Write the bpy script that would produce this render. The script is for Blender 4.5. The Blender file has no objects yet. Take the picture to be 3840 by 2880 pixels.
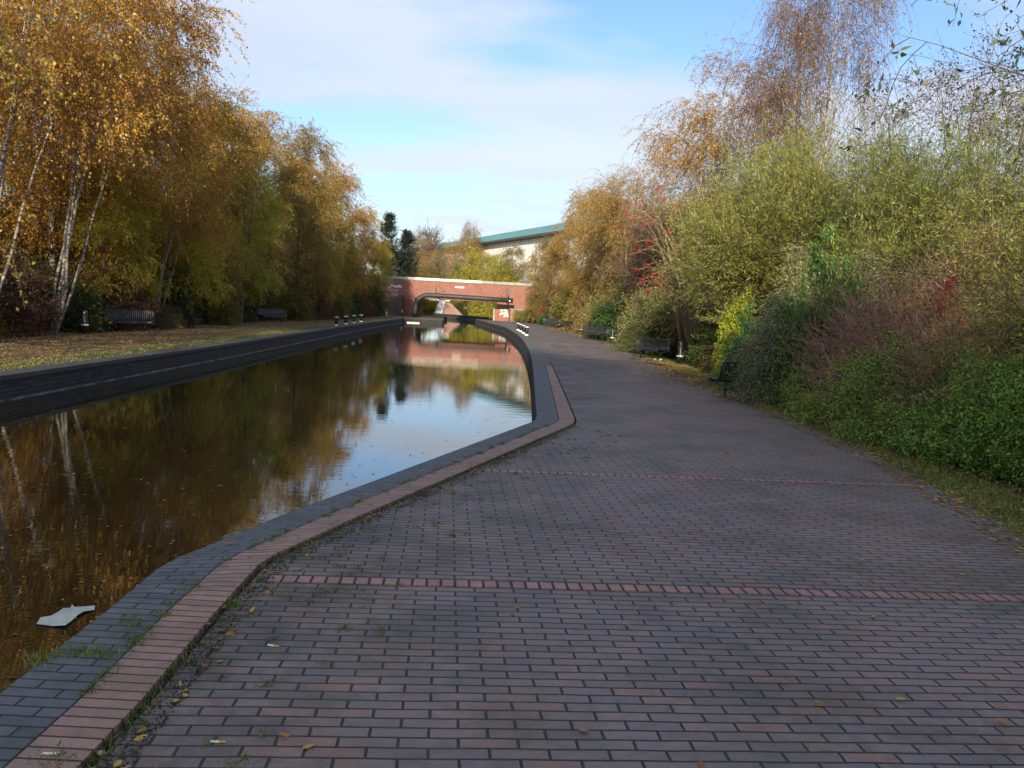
import bpy, bmesh, math, random
import numpy as np
from mathutils import Vector, Matrix
from mathutils.geometry import tessellate_polygon
R = math.radians
PI = math.pi
rng = np.random.default_rng(7)
random.seed(7)
sc = bpy.context.scene
col = sc.collection
WZ = -0.45            # water level; the brick path is z = 0
SUN_EL, SUN_AZ = 18.0, 184.0   # compass azimuth clockwise from +Y

# ------------------------------------------------------------------ tagging
def tag(o, label=None, cat=None, group=None, kind=None):
    if label: o['label'] = label
    if cat: o['category'] = cat
    if group: o['group'] = group
    if kind: o['kind'] = kind
    return o
def empty(name, loc=(0, 0, 0), rz=0.0, scale=None):
    o = bpy.data.objects.new(name, None); col.objects.link(o)
    o.location = loc; o.rotation_euler = (0, 0, rz); o.empty_display_size = .2
    if scale: o.scale = scale
    return o
def link_mesh(name, me, mat=None, parent=None, smooth=False):
    o = bpy.data.objects.new(name, me); col.objects.link(o)
    if mat: me.materials.append(mat)
    if parent: o.parent = parent
    if smooth: me.polygons.foreach_set('use_smooth', [True]*len(me.polygons))
    return o
def np_mesh(name, V, F, k):
    """V (n,3), F (m,k) index array, all faces with k corners"""
    me = bpy.data.meshes.new(name)
    V = np.asarray(V, dtype=np.float32).reshape(-1, 3); F = np.asarray(F, dtype=np.int32).reshape(-1, k)
    me.vertices.add(len(V)); me.vertices.foreach_set('co', V.ravel())
    me.loops.add(F.size); me.loops.foreach_set('vertex_index', F.ravel())
    me.polygons.add(len(F))
    me.polygons.foreach_set('loop_start', np.arange(0, F.size, k, dtype=np.int32))
    me.update(calc_edges=True)
    return me

# ------------------------------------------------------------------ small mesh builder
class MB:
    def __init__(s): s.v = []; s.f = []; s.uv = None
    def add(s, vs, fs):
        b = len(s.v); s.v += [tuple(v) for v in vs]; s.f += [tuple(i+b for i in f) for f in fs]; return s
    def box(s, x0, y0, z0, x1, y1, z1, M=None):
        vs = [Vector(p) for p in ((x0,y0,z0),(x1,y0,z0),(x1,y1,z0),(x0,y1,z0),(x0,y0,z1),(x1,y0,z1),(x1,y1,z1),(x0,y1,z1))]
        if M: vs = [M @ v for v in vs]
        return s.add(vs, [(0,3,2,1),(4,5,6,7),(0,1,5,4),(1,2,6,5),(2,3,7,6),(3,0,4,7)])
    def prism(s, poly, z0, z1):
        n = len(poly)
        vs = [(x, y, z0) for x, y in poly]+[(x, y, z1) for x, y in poly]
        tr = tessellate_polygon([[Vector((x, y, 0)) for x, y in poly]])
        fs = [tuple(i+n for i in t) for t in tr]+[tuple(reversed(t)) for t in tr]
        fs += [(i, (i+1) % n, n+(i+1) % n, n+i) for i in range(n)]
        return s.add(vs, fs)
    def lathe(s, prof, n=20, M=None, cap=True):
        vs = []; fs = []
        for r, z in prof:
            for i in range(n):
                a = 2*PI*i/n; v = Vector((r*math.cos(a), r*math.sin(a), z)); vs.append(M @ v if M else v)
        for j in range(len(prof)-1):
            for i in range(n):
                k = (i+1) % n; fs.append((j*n+i, j*n+k, (j+1)*n+k, (j+1)*n+i))
        if cap: fs += [tuple(reversed(range(n))), tuple(range((len(prof)-1)*n, len(prof)*n))]
        return s.add(vs, fs)
    def tube(s, pts, rad, n=8):
        pts = [Vector(p) for p in pts]; vs = []; fs = []
        if not hasattr(rad, '__len__'): rad = [rad]*len(pts)
        up = None
        for i, p in enumerate(pts):
            t = (pts[min(i+1, len(pts)-1)]-pts[max(i-1, 0)]).normalized()
            if up is None:
                up = Vector((0, 0, 1)) if abs(t.z) < .9 else Vector((1, 0, 0))
            a = t.cross(up).normalized(); up = a.cross(t).normalized()
            for k in range(n):
                th = 2*PI*k/n; vs.append(p+(a*math.cos(th)+up*math.sin(th))*rad[i])
        for i in range(len(pts)-1):
            for k in range(n):
                q = (k+1) % n; fs.append((i*n+k, i*n+q, (i+1)*n+q, (i+1)*n+k))
        fs += [tuple(reversed(range(n))), tuple(range((len(pts)-1)*n, len(pts)*n))]
        return s.add(vs, fs)
    def build(s, name, mat, parent=None, smooth=False, fix=True):
        me = bpy.data.meshes.new(name); me.from_pydata(s.v, [], s.f)
        if fix:
            bm = bmesh.new(); bm.from_mesh(me); bmesh.ops.recalc_face_normals(bm, faces=bm.faces); bm.to_mesh(me); bm.free()
        return link_mesh(name, me, mat, parent, smooth)

# ------------------------------------------------------------------ materials
def newmat(name):
    m = bpy.data.materials.new(name); m.use_nodes = True; nt = m.node_tree; nt.nodes.clear()
    out = nt.nodes.new('ShaderNodeOutputMaterial'); return m, nt, out
class NT:
    def __init__(s, nt): s.nt = nt
    def n(s, t, **kw):
        d = s.nt.nodes.new('ShaderNode'+t)
        for k, v in kw.items():
            if k.startswith('i_'):
                d.inputs[k[2:].replace('_', ' ')].default_value = v
            else: setattr(d, k, v)
        return d
    def l(s, a, b): s.nt.links.new(a, b)
    def ramp(s, fac, stops, interp='LINEAR'):
        r = s.n('ValToRGB'); r.color_ramp.interpolation = interp
        e = r.color_ramp.elements
        while len(e) > 1: e.remove(e[-1])
        e[0].position = stops[0][0]; e[0].color = (*stops[0][1], 1) if len(stops[0][1]) == 3 else stops[0][1]
        for p, c in stops[1:]:
            q = e.new(p); q.color = (*c, 1)
        s.l(fac, r.inputs[0]); return r
    def noise(s, scale, vec=None, detail=3, rough=.55):
        d = s.n('TexNoise'); d.inputs['Scale'].default_value = scale; d.inputs['Detail'].default_value = detail; d.inputs['Roughness'].default_value = rough
        if vec is not None: s.l(vec, d.inputs['Vector'])
        return d
    def mix(s, fac, a, b, mode='MIX'):
        d = s.n('Mix', data_type='RGBA', blend_type=mode)
        for i, x in ((0, fac), (6, a), (7, b)):
            if isinstance(x, (int, float)): d.inputs[i].default_value = x
            elif isinstance(x, tuple): d.inputs[i].default_value = (*x, 1)
            else: s.l(x, d.inputs[i])
        return d.outputs[2]
    def math(s, op, a, b=0.0, c=0.0, clamp=False):
        d = s.n('Math', operation=op); d.use_clamp = clamp
        for i, x in ((0, a), (1, b), (2, c)):
            if isinstance(x, (int, float)): d.inputs[i].default_value = x
            else: s.l(x, d.inputs[i])
        return d.outputs[0]
def objco(N): return N.n('TexCoord').outputs['Object']
def simple(name, c1, c2=None, scale=8, rough=.7, metal=0, bump=0, spec=.5, c3=None):
    m, nt, out = newmat(name); N = NT(nt)
    b = N.n('BsdfPrincipled'); co = objco(N)
    no = N.noise(scale, co, 5)
    stops = [(.35, c1), (.62, c2 or c1)]
    if c3: stops = [(.3, c1), (.5, c2), (.68, c3)]
    r = N.ramp(no.outputs[0], stops); N.l(r.outputs[0], b.inputs['Base Color'])
    b.inputs['Roughness'].default_value = rough; b.inputs['Metallic'].default_value = metal
    b.inputs['Specular IOR Level'].default_value = spec
    if bump:
        bp = N.n('Bump'); bp.inputs['Strength'].default_value = bump; bp.inputs['Distance'].default_value = .01
        n2 = N.noise(scale*6, co, 4); N.l(n2.outputs[0], bp.inputs['Height']); N.l(bp.outputs[0], b.inputs['Normal'])
    N.l(b.outputs[0], out.inputs[0]); return m
def leafmat(name, cols, trans=.45, clump=.5, scale=.9, gloss=.03):
    """each leaf has its own colour; whole sprays lean to another one"""
    m, nt, out = newmat(name); N = NT(nt)
    g = N.n('NewGeometry'); co = objco(N); no = N.noise(scale, co, 2)
    v = N.math('ADD', N.math('MULTIPLY', g.outputs['Random Per Island'], .62), N.math('MULTIPLY', N.math('SUBTRACT', no.outputs[0], .34), clump*2.2))
    n = len(cols)
    r = N.ramp(v, [((i+.5)/n, c) for i, c in enumerate(cols)])
    oi = N.n('ObjectInfo')
    c = N.mix(1.0, r.outputs[0], oi.outputs['Color'], 'MULTIPLY')
    d = N.n('BsdfDiffuse'); N.l(c, d.inputs[0]); t = N.n('BsdfTranslucent'); N.l(c, t.inputs[0])
    ms = N.n('MixShader'); ms.inputs[0].default_value = trans; N.l(d.outputs[0], ms.inputs[1]); N.l(t.outputs[0], ms.inputs[2])
    gl = N.n('BsdfGlossy'); gl.inputs['Roughness'].default_value = .45
    m2 = N.n('MixShader'); m2.inputs[0].default_value = gloss; N.l(ms.outputs[0], m2.inputs[1]); N.l(gl.outputs[0], m2.inputs[2])
    N.l(m2.outputs[0], out.inputs[0]); return m

def brick_nodes(N, vec, w, h, mort, offset=.5, smooth=.15, wob=.004, bias=0):
    no = N.noise(3.1, vec, 2)
    sub = N.n('VectorMath', operation='SUBTRACT'); N.l(no.outputs['Color'], sub.inputs[0]); sub.inputs[1].default_value = (.5, .5, .5)
    sca = N.n('VectorMath', operation='SCALE'); N.l(sub.outputs[0], sca.inputs[0]); sca.inputs['Scale'].default_value = wob*2
    ad = N.n('VectorMath', operation='ADD'); N.l(vec, ad.inputs[0]); N.l(sca.outputs[0], ad.inputs[1])
    b = N.n('TexBrick'); b.offset = offset; b.squash = 1
    b.inputs['Scale'].default_value = 1; b.inputs['Brick Width'].default_value = w; b.inputs['Row Height'].default_value = h
    b.inputs['Mortar Size'].default_value = mort; b.inputs['Mortar Smooth'].default_value = smooth; b.inputs['Bias'].default_value = bias
    b.inputs['Color1'].default_value = (0, 0, 0, 1); b.inputs['Color2'].default_value = (1, 1, 1, 1); b.inputs['Mortar'].default_value = (0, 0, 0, 1)
    N.l(ad.outputs[0], b.inputs['Vector']); return b

def paving_mat():
    m, nt, out = newmat('paving bricks'); N = NT(nt)
    co = objco(N)
    mp = N.n('Mapping'); mp.inputs['Rotation'].default_value = (0, 0, R(-4.6)); N.l(co, mp.inputs[0])
    b = brick_nodes(N, mp.outputs[0], .226, .0745, .0072, smooth=.5, wob=.009)
    r = N.ramp(b.outputs['Color'], [(.0, (.168, .134, .130)), (.3, (.188, .149, .140)), (.55, (.206, .156, .140)), (.75, (.222, .160, .138)), (.9, (.242, .160, .132)), (1, (.262, .158, .125))])
    # each brick cloudy in itself
    nz = N.noise(14, co, 6, .7)
    mot = N.ramp(nz.outputs[0], [(.25, (.60, .60, .62)), (.5, (1, 1, 1)), (.75, (1.38, 1.28, 1.22))])
    c = N.mix(1, r.outputs[0], mot.outputs[0], 'MULTIPLY')
    nf = N.noise(160, co, 3, .7)
    sp = N.ramp(nf.outputs[0], [(.3, (.55, .55, .55)), (.7, (1.4, 1.4, 1.4))]); c = N.mix(.8, c, N.mix(1, c, sp.outputs[0], 'MULTIPLY'))
    # warm worn stretches and grimy ones
    nb = N.noise(.55, co, 4, .6)
    warm = N.ramp(nb.outputs[0], [(.42, (0, 0, 0)), (.66, (1, 1, 1))])
    c = N.mix(N.math('MULTIPLY', warm.outputs[0], .38), c, (.25, .18, .142))
    nd = N.noise(1.7, co, 5, .65)
    sx = N.n('SeparateXYZ'); N.l(co, sx.inputs[0])
    # moss and grime gather along the canal side of the bend
    dx = N.math('SUBTRACT', sx.outputs[0], N.math('MULTIPLY_ADD', sx.outputs[1], .16, -2.0))
    nearmask = N.math('SUBTRACT', 1.0, N.math('DIVIDE', N.math('MAXIMUM', dx, 0.0), 1.7), clamp=True)
    dirt = N.math('MULTIPLY', nearmask, N.ramp(nd.outputs[0], [(.40, (0, 0, 0)), (.62, (1, 1, 1))]).outputs[0])
    c = N.mix(N.math('MULTIPLY', dirt, .75), c, (.040, .042, .028))
    # soil blown in from the verge on the right
    dr = N.math('DIVIDE', N.math('SUBTRACT', sx.outputs[0], 2.9), 2.0, clamp=True)
    soil = N.math('MULTIPLY', dr, N.ramp(N.noise(1.1, co, 6, .7).outputs[0], [(.36, (0, 0, 0)), (.58, (1, 1, 1))]).outputs[0])
    c = N.mix(N.math('MULTIPLY', soil, .7), c, (.120, .092, .058))
    gm = N.ramp(N.noise(.9, mp.outputs[0], 7, .72).outputs[0], [(.46, (1, 1, 1)), (.62, (.66, .66, .60))]); c = N.mix(1, c, gm.outputs[0], 'MULTIPLY')
    # joints, some of them mossy
    nj = N.noise(2.3, co, 3)
    jc = N.ramp(nj.outputs[0], [(.45, (.016, .015, .014)), (.6, (.022, .024, .012)), (.72, (.03, .05, .012))])
    c = N.mix(b.outputs['Fac'], c, jc.outputs[0])
    p = N.n('BsdfPrincipled'); N.l(c, p.inputs['Base Color'])
    rr = N.ramp(nz.outputs[0], [(.3, (.6, .6, .6)), (.7, (.85, .85, .85))]); N.l(rr.outputs[0], p.inputs['Roughness'])
    hg = N.math('ADD', N.math('MULTIPLY', N.math('SUBTRACT', 1.0, b.outputs['Fac']), 1.0), N.math('ADD', N.math('MULTIPLY', nf.outputs[0], .18), N.math('MULTIPLY', b.outputs['Color'], .25)))
    bp = N.n('Bump'); bp.inputs['Strength'].default_value = .9; bp.inputs['Distance'].default_value = .006; N.l(hg, bp.inputs['Height']); N.l(bp.outputs[0], p.inputs['Normal'])
    N.l(p.outputs[0], out.inputs[0]); return m

def band_mat(name, cols, joint, w, h, mort, offset, moss=.3, vecmode='UV', rough=.75, mosscol=(.035, .055, .018)):
    m, nt, out = newmat(name); N = NT(nt)
    tc = N.n('TexCoord'); co = tc.outputs['Object']
    vec = tc.outputs['UV']
    b = brick_nodes(N, vec, w, h, mort, offset, .3, .004)
    n = len(cols); r = N.ramp(b.outputs['Color'], [(i/(n-1), c) for i, c in enumerate(cols)])
    nz = N.noise(11, co, 6, .7); mot = N.ramp(nz.outputs[0], [(.25, (.68, .68, .7)), (.5, (1, 1, 1)), (.78, (1.3, 1.28, 1.25))])
    c = N.mix(1, r.outputs[0], mot.outputs[0], 'MULTIPLY')
    nf = N.noise(150, co, 3, .7)
    nm = N.noise(1.9, co, 6, .7); mk = N.ramp(nm.outputs[0], [(.5, (0, 0, 0)), (.66, (1, 1, 1))])
    c = N.mix(N.math('MULTIPLY', mk.outputs[0], moss), c, mosscol)
    c = N.mix(b.outputs['Fac'], c, joint)
    p = N.n('BsdfPrincipled'); N.l(c, p.inputs['Base Color']); p.inputs['Roughness'].default_value = rough
    hg = N.math('ADD', N.math('SUBTRACT', 1.0, b.outputs['Fac']), N.math('MULTIPLY', nf.outputs[0], .2))
    bp = N.n('Bump'); bp.inputs['Strength'].default_value = .9; bp.inputs['Distance'].default_value = .006; N.l(hg, bp.inputs['Height']); N.l(bp.outputs[0], p.inputs['Normal'])
    N.l(p.outputs[0], out.inputs[0]); return m

def wall_mat(name, cols, joint, axis='X', w=.225, h=.075, stain=.3, stcol=(.05, .045, .04), mort=.006):
    m, nt, out = newmat(name); N = NT(nt); co = objco(N)
    sx = N.n('SeparateXYZ'); N.l(co, sx.inputs[0]); cb = N.n('CombineXYZ')
    a = N.math('ADD', sx.outputs[0], sx.outputs[1]) if axis == 'XY' else sx.outputs[0 if axis == 'X' else 1]
    N.l(a, cb.inputs[0]); N.l(sx.outputs[2], cb.inputs[1])
    b = brick_nodes(N, cb.outputs[0], w, h, mort, .5, .2, .002)
    n = len(cols); r = N.ramp(b.outputs['Color'], [(i/(n-1), c) for i, c in enumerate(cols)])
    nz = N.noise(.8, co, 6, .7); mot = N.ramp(nz.outputs[0], [(.3, (.78, .78, .8)), (.5, (1, 1, 1)), (.7, (1.18, 1.16, 1.15))])
    c = N.mix(1, r.outputs[0], mot.outputs[0], 'MULTIPLY')
    st = N.ramp(N.noise(2.2, co, 6, .7).outputs[0], [(.5, (0, 0, 0)), (.7, (1, 1, 1))])
    c = N.mix(N.math('MULTIPLY', st.outputs[0], stain), c, stcol)
    c = N.mix(b.outputs['Fac'], c, joint)
    p = N.n('BsdfPrincipled'); N.l(c, p.inputs['Base Color']); p.inputs['Roughness'].default_value = .8
    bp = N.n('Bump'); bp.inputs['Strength'].default_value = .6; bp.inputs['Distance'].default_value = .006
    N.l(N.math('SUBTRACT', 1.0, b.outputs['Fac']), bp.inputs['Height']); N.l(bp.outputs[0], p.inputs['Normal'])
    N.l(p.outputs[0], out.inputs[0]); return m

def ground_mat(name, leafcols, grasscols, mode):
    """mode 'left': grass near the wall, leaf mould behind. mode 'verge': soil, leaves, thin grass. 'plain': rough grass"""
    m, nt, out = newmat(name); N = NT(nt); co = objco(N)
    v = N.n('TexVoronoi', feature='F1'); v.inputs['Scale'].default_value = 13; N.l(co, v.inputs['Vector'])
    n = len(leafcols); sp = N.n('SeparateColor'); N.l(v.outputs['Color'], sp.inputs[0])
    lf = N.ramp(sp.outputs[0], [(i/(n-1), c) for i, c in enumerate(leafcols)])
    g1 = N.noise(30, co, 5, .7); gr = N.ramp(g1.outputs[0], [(.3, grasscols[0]), (.7, grasscols[1])])
    nb = N.noise(.9 if mode != 'plain' else .05, co, 6, .7)
    if mode == 'left':
        at = N.n('UVMap'); sx = N.n('SeparateXYZ'); N.l(at.outputs[0], sx.inputs[0])
        d = N.math('ADD', N.math('MULTIPLY', sx.outputs[0], .55), N.math('MULTIPLY', N.math('SUBTRACT', nb.outputs[0], .5), 2.6))
        k = N.ramp(d, [(.25, (0, 0, 0)), (.75, (1, 1, 1))]).outputs[0]
    elif mode == 'verge':
        k = N.ramp(nb.outputs[0], [(.42, (0, 0, 0)), (.56, (1, 1, 1))]).outputs[0]
    else:
        k = N.ramp(nb.outputs[0], [(.55, (0, 0, 0)), (.7, (1, 1, 1))]).outputs[0]
    c = N.mix(k, gr.outputs[0], lf.outputs[0])
    p = N.n('BsdfPrincipled'); N.l(c, p.inputs['Base Color']); p.inputs['Roughness'].default_value = .95; p.inputs['Specular IOR Level'].default_value = .2
    bp = N.n('Bump'); bp.inputs['Strength'].default_value = .7; bp.inputs['Distance'].default_value = .03
    N.l(N.math('ADD', g1.outputs[0], v.outputs['Distance']), bp.inputs['Height']); N.l(bp.outputs[0], p.inputs['Normal'])
    N.l(p.outputs[0], out.inputs[0]); return m

def water_mat():
    m, nt, out = newmat('canal water'); N = NT(nt); co = objco(N)
    mp = N.n('Mapping'); mp.inputs['Scale'].default_value = (1.6, 5.5, 1); mp.inputs['Rotation'].default_value = (0, 0, R(5)); N.l(co, mp.inputs[0])
    n1 = N.noise(1.0, mp.outputs[0], 3, .5)
    mp2 = N.n('Mapping'); mp2.inputs['Scale'].default_value = (7, 16, 1); N.l(co, mp2.inputs[0]); n2 = N.noise(1.0, mp2.outputs[0], 2, .5)
    # breeze patches
    n3 = N.noise(.12, co, 2); pt = N.ramp(n3.outputs[0], [(.35, (.35, .35, .35)), (.65, (1, 1, 1))])
    h = N.math('MULTIPLY', N.math('ADD', n1.outputs[0], N.math('MULTIPLY', n2.outputs[0], .22)), pt.outputs[0])
    bp = N.n('Bump'); bp.inputs['Strength'].default_value = .55; bp.inputs['Distance'].default_value = .0028; N.l(h, bp.inputs['Height'])
    p = N.n('BsdfPrincipled'); p.inputs['Base Color'].default_value = (.014, .013, .006, 1)
    p.inputs['Roughness'].default_value = .0; p.inputs['IOR'].default_value = 1.7
    N.l(bp.outputs[0], p.inputs['Normal']); N.l(p.outputs[0], out.inputs[0]); return m

M = {}
M['paving'] = paving_mat()
M['blue'] = band_mat('blue engineering brick coping', [(.085, .094, .100), (.10, .108, .114), (.12, .126, .13), (.10, .103, .108)], (.018, .018, .018), .226, .0745, .006, .5, .65)
M['pink'] = band_mat('pink brick band', [(.27, .155, .115), (.30, .175, .128), (.33, .205, .155), (.26, .16, .125)], (.035, .026, .022), .6, .074, .006, 0, .25)
M['stripe'] = band_mat('pink brick row', [(.32, .165, .135), (.37, .195, .16), (.30, .16, .13), (.24, .14, .12)], (.022, .022, .014), .084, .6, .009, 0, .3)
M['mossy'] = band_mat('mossy stone coping', [(.085, .085, .072), (.11, .108, .095), (.075, .078, .066)], (.03, .03, .02), .9, .62, .012, .5, .85, mosscol=(.065, .088, .028))
M['brick'] = wall_mat('red bridge brick', [(.21, .072, .047), (.25, .09, .058), (.28, .108, .07), (.23, .08, .052)], (.17, .11, .085), 'XY', stain=.35, stcol=(.16, .075, .06))
M['pinkwall'] = wall_mat('weathered wing wall brick', [(.22, .11, .09), (.27, .145, .12), (.20, .10, .085)], (.22, .17, .14), 'XY', stain=.35, stcol=(.40, .30, .27))
M['blackbrick'] = wall_mat('black canal wall brick', [(.018, .018, .021), (.032, .032, .036), (.050, .049, .050), (.024, .025, .026)], (.008, .008, .008), 'Y', stain=.6, stcol=(.042, .048, .024), mort=.010)
M['steps'] = wall_mat('brick step', [(.17, .09, .075), (.20, .11, .09)], (.08, .06, .05), 'X', stain=.3)
M['wallcap'] = simple('dark coping stone', (.035, .036, .038), (.062, .062, .060), 5, .75, bump=.5)
M['scum'] = simple('pale limescale at waterline', (.05, .05, .045), (.26, .26, .24), 2.5, .6)
M['concrete'] = simple('grey concrete coping', (.24, .23, .20), (.32, .31, .27), 2, .85, bump=.4)
M['paleconc'] = simple('pale concrete coping', (.58, .55, .45), (.66, .63, .53), 1.2, .85, bump=.3)
M['darkbrick'] = simple('dark blue brick course', (.13, .09, .10), (.17, .12, .12), 3, .8)
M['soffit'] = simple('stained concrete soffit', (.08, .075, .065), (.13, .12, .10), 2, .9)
M['pipe'] = simple('black painted pipe', (.020, .021, .023), (.034, .035, .036), 3, .55, bump=.2, spec=.4)
M['blackmetal'] = simple('black painted metal', (.016, .017, .019), (.030, .031, .034), 14, .28, bump=.15)
M['navymetal'] = simple('black bollard paint', (.013, .014, .022), (.020, .021, .030), 9, .4)
M['white'] = simple('white paint', (.72, .71, .66), (.80, .79, .75), 9, .55)
M['graf'] = simple('white spray paint', (.62, .60, .56), (.78, .76, .70), 6, .8)
M['grafpink'] = simple('faded pink spray paint', (.46, .27, .25), (.56, .38, .36), 5, .8)
M['grafblue'] = simple('blue spray paint', (.12, .25, .36), (.55, .60, .60), 2.2, .8, c3=(.55, .30, .28))
M['paper'] = simple('wet paper', (.42, .44, .36), (.56, .57, .48), 7, .7, bump=.3)
M['yellow'] = simple('yellow paint', (.55, .42, .05), (.6, .48, .08), 6, .6)
M['teal'] = simple('teal roof sheeting', (.075, .20, .20), (.09, .235, .23), .3, .55)
M['gutter'] = simple('dark gutter', (.05, .045, .04), (.07, .06, .05), 2, .6)
M['cladding'] = simple('white cladding', (.78, .78, .76), (.84, .84, .82), .4, .5)
M['bluepanel'] = simple('pale blue panel', (.24, .36, .45), (.34, .46, .54), .8, .6)
M['bark'] = simple('grey brown bark', (.055, .042, .032), (.10, .08, .062), 8, .95, bump=.8)
M['twig'] = simple('brown twigs', (.10, .065, .045), (.16, .11, .075), 4, .9)
M['purpletwig'] = simple('purple brown twigs', (.10, .062, .060), (.15, .10, .09), 4, .9)
M['redstem'] = simple('dark red stems', (.34, .17, .13), (.44, .26, .19), 3, .8)
M['tanstem'] = simple('tan stems', (.20, .15, .085), (.28, .21, .12), 3, .85)
def birchbark():
    m, nt, out = newmat('white birch bark'); N = NT(nt); co = objco(N)
    mp = N.n('Mapping'); mp.inputs['Scale'].default_value = (3, 3, 9); N.l(co, mp.inputs[0])
    n = N.noise(1.3, mp.outputs[0], 5, .75); r = N.ramp(n.outputs[0], [(.42, (.05, .04, .035)), (.50, (.34, .30, .25)), (.72, (.52, .47, .40))])
    p = N.n('BsdfPrincipled'); N.l(r.outputs[0], p.inputs['Base Color']); p.inputs['Roughness'].default_value = .8; N.l(p.outputs[0], out.inputs[0]); return m
M['birch'] = birchbark()
M['leftground'] = ground_mat('left bank leaf mould and grass', [(.10, .065, .032), (.16, .100, .045), (.21, .14, .06), (.12, .085, .04), (.08, .07, .035)], [(.055, .065, .022), (.10, .105, .035)], 'left')
M['verge'] = ground_mat('verge soil', [(.075, .045, .022), (.13, .085, .04), (.17, .115, .05), (.06, .045, .025)], [(.07, .09, .025), (.14, .15, .05)], 'verge')
M['rough'] = ground_mat('rough grass land', [(.07, .05, .025), (.11, .075, .035), (.09, .06, .03)], [(.045, .07, .018), (.085, .11, .03)], 'plain')
M['soil'] = simple('dark soil joint', (.016, .013, .010), (.035, .028, .018), 9, .95, bump=.8)
M['bed'] = simple('canal bed mud', (.02, .017, .01), (.03, .025, .015), 2, .9)
M['water'] = water_mat()
# leaves
LM = {}
LM['orange'] = leafmat('orange birch leaves', [(.26,.12,.02),(.44,.20,.025),(.56,.29,.035),(.64,.40,.05),(.46,.34,.05)])
LM['bronze'] = leafmat('bronze birch leaves', [(.23,.13,.03),(.40,.23,.035),(.50,.32,.05),(.56,.42,.07),(.36,.34,.06)])
LM['gold'] = leafmat('yellow green leaves', [(.19,.19,.025),(.37,.33,.03),(.54,.46,.04),(.64,.54,.06),(.34,.35,.04)])
LM['olive'] = leafmat('olive leaves', [(.08,.085,.02),(.15,.145,.028),(.24,.21,.035),(.32,.25,.045),(.15,.17,.035)])
LM['darkgreen'] = leafmat('dark evergreen leaves', [(.03,.05,.016),(.05,.085,.022),(.08,.12,.03),(.13,.15,.04)], gloss=.03)
LM['ivy'] = leafmat('glossy ivy leaves', [(.018, .05, .015), (.035, .09, .022), (.06, .14, .03), (.12, .20, .04)], gloss=.03)
LM['green'] = leafmat('mid green leaves', [(.035, .075, .015), (.07, .14, .022), (.12, .20, .035), (.20, .26, .05)], gloss=.03)
LM['brownred'] = leafmat('brown red leaves', [(.10,.055,.035),(.17,.075,.045),(.22,.11,.05),(.15,.12,.05)])
LM['willow'] = leafmat('narrow willow leaves', [(.10,.13,.035),(.19,.225,.045),(.31,.30,.055),(.42,.36,.06),(.26,.26,.08),(.34,.34,.12)], scale=.7, gloss=.03, clump=.75)
LM['feather'] = leafmat('feathery yellow green leaves', [(.12,.16,.04),(.21,.26,.05),(.30,.33,.06),(.42,.39,.06),(.27,.29,.07),(.36,.37,.11)], scale=.5, gloss=.03, clump=.7)
LM['greygreen'] = leafmat('small grey green leaves', [(.14,.17,.075),(.26,.30,.13),(.38,.41,.22),(.34,.33,.15),(.27,.37,.13)], scale=1.2, gloss=.03)
LM['brightgreen'] = leafmat('bright green scale leaves', [(.035,.15,.03),(.06,.24,.045),(.10,.34,.08),(.16,.40,.09)])
LM['privet'] = leafmat('small privet leaves', [(.11,.24,.03),(.21,.38,.05),(.34,.52,.07),(.46,.58,.10),(.28,.44,.08)], scale=1.5, gloss=.04)
LM['tan'] = leafmat('tan brown autumn leaves', [(.17,.12,.04),(.28,.19,.06),(.36,.25,.08),(.32,.26,.09),(.22,.21,.07)])
LM['amber'] = leafmat('amber leaves', [(.26,.15,.035),(.42,.25,.045),(.50,.32,.06),(.40,.32,.08)])
LM['alder'] = leafmat('sparse dark alder leaves', [(.05, .05, .03), (.09, .085, .04), (.16, .10, .06), (.10, .12, .05)], gloss=.03)
LM['bigleaf'] = leafmat('broad dark green leaves', [(.04, .06, .03), (.07, .10, .045), (.11, .15, .06), (.16, .18, .07), (.30, .17, .05)], gloss=.03)
LM['berry'] = leafmat('red berries', [(.30,.012,.012),(.40,.025,.02),(.24,.015,.015)], trans=.1, gloss=.08)
LM['needle'] = leafmat('dark blue green needles', [(.010, .026, .018), (.02, .045, .028), (.035, .065, .035)])
LM['litter'] = leafmat('fallen leaves', [(.10, .05, .02), (.24, .11, .03), (.36, .17, .04), (.46, .30, .06), (.40, .27, .13)], trans=.1)
LM['littertan'] = leafmat('tan fallen leaves', [(.15,.09,.045),(.26,.15,.06),(.36,.23,.10),(.44,.34,.16),(.20,.16,.07)], trans=.1)
LM['litterorange'] = leafmat('orange fallen leaves', [(.16,.08,.035),(.30,.15,.05),(.42,.24,.08),(.48,.34,.12)], trans=.1)
LM['grass'] = leafmat('grass blades', [(.05, .09, .018), (.09, .14, .025), (.14, .20, .035), (.18, .19, .06)], trans=.3)
LM['verge'] = leafmat('verge grass blades', [(.13, .18, .035), (.22, .27, .06), (.32, .31, .10), (.18, .25, .05)], trans=.3)
LM['drygrass'] = leafmat('dry grass blades', [(.10, .095, .04), (.16, .14, .055), (.20, .16, .07), (.10, .12, .035)], trans=.3)

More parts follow.
